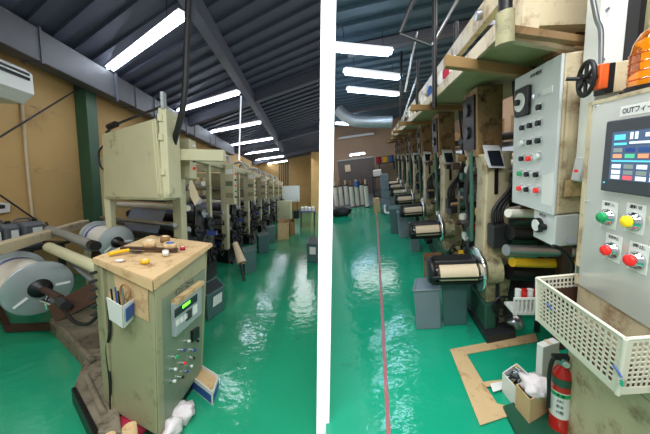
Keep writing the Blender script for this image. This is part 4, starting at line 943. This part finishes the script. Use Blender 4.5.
# label above the screen
pl0 = hp(628, 107); tq0 = sxX - .008
yt0 = hp(623, 108).y; hm.part('nameplate', MB().box(sxX - .0075, sxX - .006, yt0 - .2, yt0, z_t + .01, z_t + .045), M['whitep'])
hm.text('lettering', 'OUTフィード 巻取', V(sxX - .0085, yt0 - .1, z_t + .027), V(0, -1, 0), V(0, 0, 1), .024, M['ink'], width=.18)
for z in (zTm - .02, zB + .06):
    for y in (yfar - .03,): hm.part('screw', MB().cyl((sxX - .006, y, z), (sxX - .012, y, z), .005, n=8), M['chrome'])
hm.part('screw', MB().cyl((sxX - .006, yfar - .03, 1.3), (sxX - .012, yfar - .03, 1.3), .005, n=8), M['chrome'])
hm.part('corner_clip', MB().box(sxX - .01, sxX - .004, yfar - .02, yfar - .0, zB + .05, zB + .09), M['chrome'])
PB = [(609, 217, 'greenb', '運転 入'), (635, 221, 'yellowb', '運転 切'), (613, 250, 'redb', '非常停止'), (638, 260, 'redb', '停止')]
for x, y, m, tx in PB:
    p = hp(x, y, .006); r = .024
    w = .036
    pt = hm.part('button_plate', MB().box(p.x - .002, p.x, p.y - w, p.y + w, p.z - .045, p.z + .062), M['whiteb'], bevel=.003)
    bz_ = hm.part('button_bezel', MB().lathe(p, V(-1, 0, 0), [(0, .0), (r * 1.35, .002), (r * 1.35, .009), (r * 1.1, .012), (r * 1.1, .02), (r * .9, .022), (0, .022)], 24), M['chrome'], pt)
    hm.part('button_cap', MB().lathe(p, V(-1, 0, 0), [(r * .88, .02), (r * .88, .029), (r * .75, .033), (0, .034)], 24), M[m], pt)
    hm.text('lettering', tx, V(p.x - .003, p.y, p.z + .05), V(0, -1, 0), V(0, 0, 1), .014, M['ink'], pt, width=.045)

# beacon
bcn = Thing(R, 'warning_beacon', 'amber domed warning beacon on top of the touch screen cabinet', 'beacon', (sxX + .1, .8, zTm))
by_ = 1.18; bx_ = R.y(650, 92, by_).x

bcn.part('base', MB().cyl((bx_, by_, zTm), (bx_, by_, zTm + .02), .064, n=28), M['black'])
bcn.part('dome', MB().lathe((bx_, by_, zTm + .02), V(0, 0, 1), [(.058, 0), (.058, .1), (.052, .14), (.038, .17), (.015, .186), (0, .188)], 28), M['amber'])
bcn.part('reflector', MB().lathe((bx_, by_, zTm + .02), V(0, 0, 1), [(0, .0), (.05, .01), (.045, .03), (.02, .05), (.02, .12), (.035, .14), (0, .15)], 14), M['ambercore'])
for k in range(4): bcn.part('dome_rib', MB().torus((bx_, by_, zTm + .04 + k * .028), V(0, 0, 1), .058, .003), M['amber'])

# ---- perforated basket hanging in front
ZK = .93
A3 = R.g(537, 278, ZK); B3 = R.g(626, 339, ZK); D3 = R.g(580, 274, ZK)
C3 = B3 + (D3 - A3); 
bh = .225
bk = Thing(R, 'perforated_basket', 'ivory plastic basket with square holes hung below the touch screen', 'basket', (A3 + C3) / 2 - V(0, 0, bh))
def perf(p0, p1, nc, nr, top=.016, bot=.03, ed=.02, tap=.0):
    m = MB(); d = p1 - p0; Ln = d.length; d.normalize(); n = d.cross(V(0, 0, 1)) * .002; dn = V(0, 0, -1)
    c = (A3 + C3) / 2
    def P(u, v):
        s = 1 - tap * v / bh; q = p0 + d * u + dn * v; return V(c.x + (q.x - c.x) * s, c.y + (q.y - c.y) * s, q.z)
    def rect(u0, u1, v0, v1): m.slab([P(u0, v0), P(u1, v0), P(u1, v1), P(u0, v1)], n)
    rect(0, Ln, 0, top); rect(0, Ln, bh - bot, bh); rect(0, ed, top, bh - bot); rect(Ln - ed, Ln, top, bh - bot)
    cw = (Ln - 2 * ed) / nc; rh = (bh - top - bot) / nr
    for i in range(nc + 1): u = ed + i * cw; rect(max(ed, u - cw * .17), min(Ln - ed, u + cw * .17), top, bh - bot)
    for j in range(1, nr): v = top + j * rh; rect(ed, Ln - ed, v - rh * .17, v + rh * .17)
    return m
TAP = .04
bk.part('basket_wall', perf(A3, B3, 17, 9, tap=TAP), M['basket']); bk.part('basket_wall', perf(D3, C3, 17, 9, tap=TAP), M['basket'])
bk.part('basket_wall', perf(A3, D3, 9, 9, tap=TAP), M['basket']); bk.part('basket_wall', perf(B3, C3, 9, 9, tap=TAP), M['basket'])
cb_ = (A3 + C3) / 2
def low(p): return V(cb_.x + (p.x - cb_.x) * (1 - TAP), cb_.y + (p.y - cb_.y) * (1 - TAP), p.z - bh)
bk.part('basket_floor', MB().slab([low(A3), low(B3), low(C3), low(D3)], V(0, 0, .006)), M['rust'])  # dark brown stands for the shade at the basket bottom
bk.part('shade_liner', MB().slab([D3 + V(-.014, 0, -.09), C3 + V(-.014, 0, -.09), C3 + V(-.016, 0, -.215), D3 + V(-.016, 0, -.215)], V(.002, 0, 0)), M['rust'], label='dark lower lining painted for the shade inside the basket')  # dark sheets put in for the shade low inside the basket
bk.part('shade_liner', MB().slab([A3.lerp(D3, .12) + V(0, -.012, -.06), D3 + V(-.01, -.012, -.06), D3 + V(-.01, -.014, -.215), A3.lerp(D3, .12) + V(0, -.014, -.215)], V(0, .002, 0)), M['rust'])
bk.part('liner_sheet', MB().slab([D3 + V(-.006, 0, -.01), C3 + V(-.006, 0, -.01), C3 + V(-.01, 0, -.2), D3 + V(-.01, 0, -.2)], V(.002, 0, 0)), M['creamw'], label='stained back panel inside the basket')
for a, b in ((A3, B3), (B3, C3), (C3, D3), (D3, A3)): bk.part('rim', MB().cyl(a, b, .006, n=10), M['basket'])
for a in (A3, B3, C3, D3): bk.part('corner_rib', MB().path([a, low(a)], .0075, n=8), M['basket'])
for i, (px, py) in enumerate(((551, 306), (620, 371))):
    p = R.plane(px, py, A3, (B3 - A3).cross(V(0, 0, 1)).normalized()) + V(-.008, -.004, 0)
    single(R, 'blue_tie', MB().path([p + V(-.0, .02, .008), p, p + V(0, -.014, -.01)], .0035, n=6), M['bluep'], ['blue tie threaded through the left part of the basket', 'blue tie at the near corner of the basket'][i], 'tie')
for i in range(2):
    p = R.plane(627, 381 + i * 3, A3, (B3 - A3).cross(V(0, 0, 1)).normalized()) + V(-.006, 0, 0)
    single(R, 'basket_bolt', MB().cyl(p, p + V(-.012, -.004, 0), .006, n=10), M['chrome'], ['upper chrome bolt at the near corner of the basket', 'lower chrome bolt at the near corner of the basket'][i], 'bolt')

# ---- extinguisher
ex = R.g(558, 430); ex = V(ex.x, ex.y, 0)
fe = Thing(R, 'fire_extinguisher', 'red fire extinguisher with white label standing under the basket', 'extinguisher', ex)
er = .043
fe.part('cylinder_body', MB().lathe(ex, V(0, 0, 1), [(0, .0), (er * .95, 0), (er, .01), (er, .3), (er * .85, .335), (er * .35, .36), (er * .3, .375), (0, .375)], 28), M['red'])
fe.part('label_sheet', MB().lathe(ex, V(0, 0, 1), [(er + .001, .1), (er + .001, .24)], 28), M['whitep'], label='white and green instruction label')
fe.part('label_band', MB().lathe(ex, V(0, 0, 1), [(er + .0015, .27), (er + .0015, .31)], 28), M['greenm'])
fe.part('label_band', MB().lathe(ex, V(0, 0, 1), [(er + .002, .215), (er + .002, .235)], 28), M['greenb'])
fe.part('base_ring', MB().lathe(ex, V(0, 0, 1), [(er + .001, .0), (er + .001, .05)], 28), M['red'])
fe.part('valve', MB().cyl(ex + V(0, 0, 0.365), ex + V(0, 0, 0.400), .018, n=14), M['steel'])
fe.part('lever', MB().box(ex.x - .05, ex.x + .03, ex.y - .012, ex.y + .012, .395, .412), M['darkgrey'])
fe.part('gauge', MB().cyl(ex + V(0, -.02, .38), ex + V(0, -.03, .38), .014), M['whiteb'])
fe.part('hose', MB().path([ex + V(-.01, 0, .39), ex + V(-.05, -.01, .4), ex + V(-.065, -.01, .33), ex + V(-.062, -.01, .22), ex + V(-.06, -.01, .14)], .009), M['blackrub'])
for i in range(4): fe.text('lettering', ['消火器', 'ABC', '粉末', '10型'][i], ex + V(-er * .55, -er * .88, .225 - i * .03), V(.84, -.54, 0), V(0, 0, 1), .018, M['ink'], width=.03)
for ch in list(fe.o.children): ch.scale.z = 1.17
# boxes on dark-green step
st = Thing(R, 'low_platform', 'dark green low step under the boxes', 'platform', R.g(530, 425))
q = [R.g(503, 410), R.g(520, 445), R.g(566, 440), R.g(545, 395)]
st.part('step_top', MB().hexa([V(p.x, p.y, .0) for p in q], [V(p.x, p.y, .03) for p in q]), M['mat_green'])
cr_, b_, c_ = carton(R, 'parts_crate', 'white and tan carton heaped with small metal parts', 'box', [(502, 392), (523, 418), (537, 403), (516, 382)], .15, 'whitep', inside='darkgrey')
for k in range(60):
    u, v = random.random() * .8 + .1, random.random() * .8 + .1
    p = b_[0].lerp(b_[1], u).lerp(b_[3].lerp(b_[2], u), v) + V(0, 0, .11 + random.random() * .04)
    d = V(random.uniform(-1, 1), random.uniform(-1, 1), random.uniform(-.3, .5)).normalized() * random.uniform(.01, .022)
    cr_.part('metal_part', MB().cyl(p - d, p + d, random.uniform(.005, .009), n=8), M[random.choice(['steel', 'chrome', 'darkgrey', 'yellow', 'steel'])])
cb2, b_, c_ = carton(R, 'brown_carton', 'brown cardboard carton holding white plastic bags beside the extinguisher', 'box', [(515, 411), (529, 428), (551, 414), (539, 398)], .19, 'kraft', inside='kraftd')
for k, (u, v, s) in enumerate(((.3, .4, .05), (.6, .6, .06), (.7, .3, .045))):
    p = b_[0].lerp(b_[1], u).lerp(b_[3].lerp(b_[2], u), v)
    single(R, 'plastic_bag', MB().blob(p + V(0, 0, .2), s, s, s * .8, 20 + k, .4), M['rag'], ['crumpled white bag in the brown carton, at its front', 'large crumpled white bag on the brown carton', 'small white bag in the brown carton, by the extinguisher'][k], 'bag', 'white bags in the brown carton')
wbx = Thing(R, 'white_carton', 'upright white carton behind the brown carton under the basket', 'box', R.g(545, 395))
q = [R.g(534, 398), R.g(540, 404), R.g(556, 398), R.g(549, 392)]
wbx.part('carton_body', MB().hexa([V(p.x, p.y, 0) for p in q], [V(p.x, p.y, .4) for p in q]), M['whitep'], bevel=.004)
wbx.part('tape_strip', MB().hexa([V(p.x, p.y, .4) for p in (q[0].lerp(q[3], .4), q[1].lerp(q[2], .4), q[1].lerp(q[2], .6), q[0].lerp(q[3], .6))], [V(p.x, p.y, .402) for p in (q[0].lerp(q[3], .4), q[1].lerp(q[2], .4), q[1].lerp(q[2], .6), q[0].lerp(q[3], .6))]), M['paperd'])

# ---- cardboard frame on the floor
def sheet(px, z, lab, m='kraft', name='floor_cardboard', cat='cardboard', group=None):
    return single(R, name, MB().prism([V(*R.g(x, y)[:2], z) for x, y in px], (0, 0, .004)), M[m], lab, cat, group)
sheet([(450, 350), (535, 334), (538, 342), (466, 355)], .004, 'long flat cardboard strip at the far side of the floor patch', group='flat cardboard strips on the floor')
sheet([(450, 350.5), (466, 354.5), (484, 385), (497, 405), (513, 409), (510, 417), (480, 427)], .009, 'flat cardboard strip nearest the aisle with torn end', group='flat cardboard strips on the floor')
sheet([(483, 384), (507, 381), (508, 386), (486, 389)], .014, 'short flat cardboard strip across the middle of the floor patch', group='flat cardboard strips on the floor')
sheet([(490, 386.5), (502, 384), (505, 391), (493, 395)], .02, 'small white paper sheet on the floor cardboard', 'whitep', 'paper_sheet', 'paper')

# ---- bins right
bin_(R, [(416.5, 330), (441, 329), (440, 316), (419, 317)], .4, 'grey-green square bin nearest the aisle line, first on the right', 'bingrey', group='square bins by the towers')
bin_(R, [(443.5, 326), (467, 325), (465, 311), (444, 312)], .46, 'dark square bin under the nearest paper roll cradle', 'bin', group='square bins by the towers')
bin_(R, [(411, 252), (420, 251.5), (419, 246), (410, 246.5)], .4, 'grey square bin beside the second paper roll cradle', 'bingrey', group='square bins by the towers')
bin_(R, [(399, 238), (410, 237.5), (409, 231), (399, 231.5)], .5, 'blue-grey square bin farther down the right aisle', 'bingrey', group='square bins by the towers')
bin_(R, [(391, 234), (400, 233.5), (399, 228), (391, 228.5)], .52, 'farthest blue-grey square bin by the grey crate stack', 'bin', group='square bins by the towers')
carton(R, 'cardboard_box', 'brown cardboard box under the second paper roll cradle', 'box', [(424, 277), (443, 276), (442, 267), (424, 268)], .22, 'kraftd')
carton(R, 'cardboard_box', 'flattened tan carton beside the dark bin', 'box', [(456, 292), (470, 291), (468, 284), (456, 285)], .1, 'kraft')
# ---- far end of right room
for k in range(5):
    p = R.g(386.5, 214); z = .02 + k * .22
    single(R, 'grey_crate', MB().box(p.x - .1, p.x + .12, p.y - .02, p.y + .25, z, z + .21), M['bingrey'], 'grey plastic crate in the tall stack at the aisle end, %s from the floor' % ORD[k], 'crate', 'stacked grey crates', bevel=.01)
pw = [R.y(386, 197, 6.9), R.y(386, 212, 6.9), R.y(388, 214, 6.8), R.y(397, 214.5, 6.7)]
single(R, 'white_pipe', MB().path([R.y(385, 205, 6.9), R.y(385.5, 212, 6.9), R.y(389, 213, 6.7), R.y(400, 213.5, 6.5)], .035), M['whitep'], 'bent white pipe in front of the crate stack', 'pipe')
cu = Thing(R, 'strip_curtain', 'grey translucent strip curtain before the far wall', 'curtain', R.y(356, 190, 11.9))
ca, cbb = R.y(337, 158, 11.9), R.y(374, 158, 11.9)
cu.part('rail', MB().box(ca.x, cbb.x, 11.88, 11.95, 1.6, 1.64), M['alu'])
n = 14; w = (cbb.x - ca.x) / n
for i in range(n): cu.part('strip', MB().box(ca.x + i * w, ca.x + (i + 1.04) * w, 11.9 + .015 * (i % 2), 11.91 + .015 * (i % 2), .06, 1.6), M['curtain'])
sg = R.y(348, 172, 11.8); single(R, 'curtain_notice', MB().box(sg.x - .12, sg.x + .12, 11.84, 11.86, 1.1, 1.4), M['paperd'], 'small pinkish notice on the strip curtain', 'notice')
wlp = Thing(R, 'wall_lamp', 'lit short tube lamp above the strip curtain', 'lamp', R.y(357, 154, 12.6))
a, b = R.y(350, 155.5, 12.6), R.y(365, 155.5, 12.6)
wlp.part('housing', MB().box(a.x, b.x, 12.6, 12.7, a.z, a.z + .08), M['lampw']); wlp.part('tube', MB().cyl((a.x, 12.58, a.z), (b.x, 12.58, a.z), .025, n=8), M['tubeR'])
acr = Thing(R, 'long_air_conditioner', 'long white air conditioner high on the far beige wall', 'air conditioner', R.y(356, 137, 13.2))
a, b = R.y(338, 139.5, 13.2), R.y(374, 132.5, 13.2)
acr.part('case', MB().box(a.x, b.x, 13.2, 13.49, a.z, b.z), M['whitep'], bevel=.03); acr.part('louvre', MB().box(a.x + .05, b.x - .05, 13.18, 13.2, a.z + .04, a.z + .1), M['greypanel'])
# duct elbow
del_ = MB().path([R.y(338, 109, 7.4), R.y(345, 116, 7.4), R.y(356, 121, 7.4), R.y(378, 122, 7.4), R.y(392, 122, 7.4)], .15, n=14)
single(R, 'duct_elbow', del_, M['alu'], 'curved silver duct elbow under the teal ceiling', 'duct')
# white rolls
rp = [337, 342, 347.5, 353, 358, 363, 367.5]
for i, px in enumerate(rp):
    yb_ = 207 - (i % 3) * .8; p = R.g(px, yb_); hh = .92
    t = Thing(R, 'standing_roll', 'upright white film roll at the far end, %s from the left' % ORD[i], 'roll', (p.x, p.y, 0), 'white rolls standing at the far end')
    t.part('roll_body', MB().cyl((p.x, p.y, .03), (p.x, p.y, hh * .78), .072, n=16), M['paper'])
    t.part('end_cap', MB().cyl((p.x, p.y, hh * .78), (p.x, p.y, hh * .83), .08, n=16), M['black']); t.part('end_cap', MB().cyl((p.x, p.y, 0), (p.x, p.y, .03), .08, n=16), M['black'])
    t.part('core', MB().cyl((p.x, p.y, hh * .83), (p.x, p.y, hh), .035, n=12), M['kraftd' if i % 2 else 'paperd'])
single(R, 'black_bundle', MB().blob(R.g(341, 212, .12), .3, .15, .16, 31, .3), M['black'], 'black bundle on the floor before the white rolls', 'bundle')
single(R, 'blue_canister', MB().cyl(R.y(357, 187, 8.4), R.y(357, 181, 8.4), .08, n=14), M['bluep'], 'blue canister on top of the white rolls', 'canister')
# far shelf with coloured boxes
fs = Thing(R, 'wall_shelf', 'dark wall shelf with coloured tins at the aisle end', 'shelf', R.y(385, 163, 12.5))
a, b = R.y(376.5, 163.5, 12.5), R.y(397, 163.5, 12.5)
fs.part('shelf_board', MB().box(a.x, b.x, 12.5, 13.0, a.z - .05, a.z), M['darkgrey']); fs.part('bracket', MB().box(a.x + .1, a.x + .14, 12.55, 13.0, a.z - .35, a.z - .05), M['darkgrey']); fs.part('bracket', MB().box(b.x - .14, b.x - .1, 12.55, 13.0, a.z - .35, a.z - .05), M['darkgrey'])
for i, (px, m, nm) in enumerate(((379, 'redc', 'dark red'), (385.5, 'yellow', 'yellow'), (391.5, 'bluep', 'blue'))):
    p = R.y(px, 163, 12.6); t = Thing(R, 'tin', nm + ' tin on the far wall shelf', 'tin', (p.x, 12.7, a.z), 'tins on the far wall shelf')
    t.part('tin_body', MB().cyl((p.x, 12.7, a.z + .005), (p.x, 12.7, a.z + .26), .12, n=16), M[m]); t.part('lid', MB().cyl((p.x, 12.7, a.z + .26), (p.x, 12.7, a.z + .29), .125, n=16), M['black'])
ds = Thing(R, 'far_desk', 'dark desk with white papers at the end of the aisle', 'desk', R.g(379, 205))
a, b = R.y(372, 175, 10.2), R.y(383, 175, 10.2)
ds.part('desktop', MB().box(a.x, b.x, 10.2, 10.9, .82, .86), M['black']); ds.part('side_panel', MB().box(a.x, a.x + .04, 10.2, 10.9, 0, .82), M['black']); ds.part('side_panel', MB().box(b.x - .04, b.x, 10.2, 10.9, 0, .82), M['black'])
single(R, 'printer', MB().box(a.x + .05, b.x - .05, 10.25, 10.7, .86, 1.1), M['whitep'], 'white office machine on the far desk', 'machine', bevel=.02)
p = R.g(377, 213); single(R, 'brown_carton', MB().box(p.x - .08, p.x + .1, p.y, p.y + .25, 0, .42), M['kraft'], 'tall brown carton left of the grey crate stack', 'box', bevel=.006)

# ---- mechanism between the nearest tower and the basket
rsd = Thing(R, 'roller_stand', 'cluttered roller stand behind the small gauge box', 'machine', R.g(545, 330))
def rr(a, b, y, r, m, nm='roller'): rsd.part(nm, MB().cyl(R.y(*a, y), R.y(*b, y + .12), r, n=16), M[m])
rr((508, 213), (545, 214), 1.95, .03, 'paper'); rr((506, 250), (570, 252), 1.95, .04, 'steel'); rr((510, 233), (575, 236), 2.05, .05, 'black')
rr((512, 262), (575, 264), 2.0, .035, 'yellow'); rr((508, 272), (575, 276), 2.1, .06, 'black'); rr((510, 240), (560, 241), 2.2, .04, 'greenm'); rr((512, 195), (560, 196), 2.2, .035, 'darkgrey')
a = R.y(514, 315, 1.9); b = R.y(548, 300, 1.9)
rk = rsd.part('wire_rack', MB().box(a.x, b.x, 1.9, 2.05, a.z, a.z + .02).box(a.x, b.x, 1.9, 1.915, b.z, b.z + .015), M['whitep'])
for k in range(9): x = a.x + (b.x - a.x) * k / 8; rsd.part('rack_wire', MB().box(x - .004, x + .004, 1.9, 1.91, a.z, b.z), M['whitep'], rk)
for k, m in enumerate(('whitep', 'red', 'whitep', 'redc', 'steel')):
    p = R.y(518 + k * 6, 293, 1.95); rsd.part('ink_cup', MB().cyl(p - V(0, 0, .05), p + V(0, 0, .03), .02, n=12), M[m])
rsd.part('stand_leg', MB().box(a.x, a.x + .03, 2.2, 2.23, 0, b.z + .1), M['darkgrey']); rsd.part('stand_leg', MB().box(b.x + .1, b.x + .13, 2.2, 2.23, 0, 1.2), M['darkgrey'])
rsd.part('back_panel', MB().box(1.35, 2.5, 2.3, 2.33, .3, 2.2, .2, 1.35), M['black'])
for k in range(14):
    x = 1.2 + random.random() * .7; z = .5 + random.random() * 1.5; y = 2.0 + random.random() * .2
    rsd.part('bracket', MB().box(x, x + .04 + random.random() * .08, y, y + .05, z, z + .03 + random.random() * .08), M[random.choice(['yellow', 'steel', 'darkgrey', 'creamw', 'greenm', 'black'])])
rsd.part('dark_post', MB().box(1.24, 1.3, 2.0, 2.06, 0, 2.3), M['rust'])

# ================================================================== WORLD & COLOUR
w = bpy.data.worlds.new('world'); bpy.context.scene.world = w; w.use_nodes = True
bg = w.node_tree.nodes['Background']; bg.inputs[0].default_value = (.9, .95, 1, 1); bg.inputs[1].default_value = .5
vs = bpy.context.scene.view_settings; vs.view_transform = 'Standard'; vs.look = 'None'; vs.exposure = 0.0
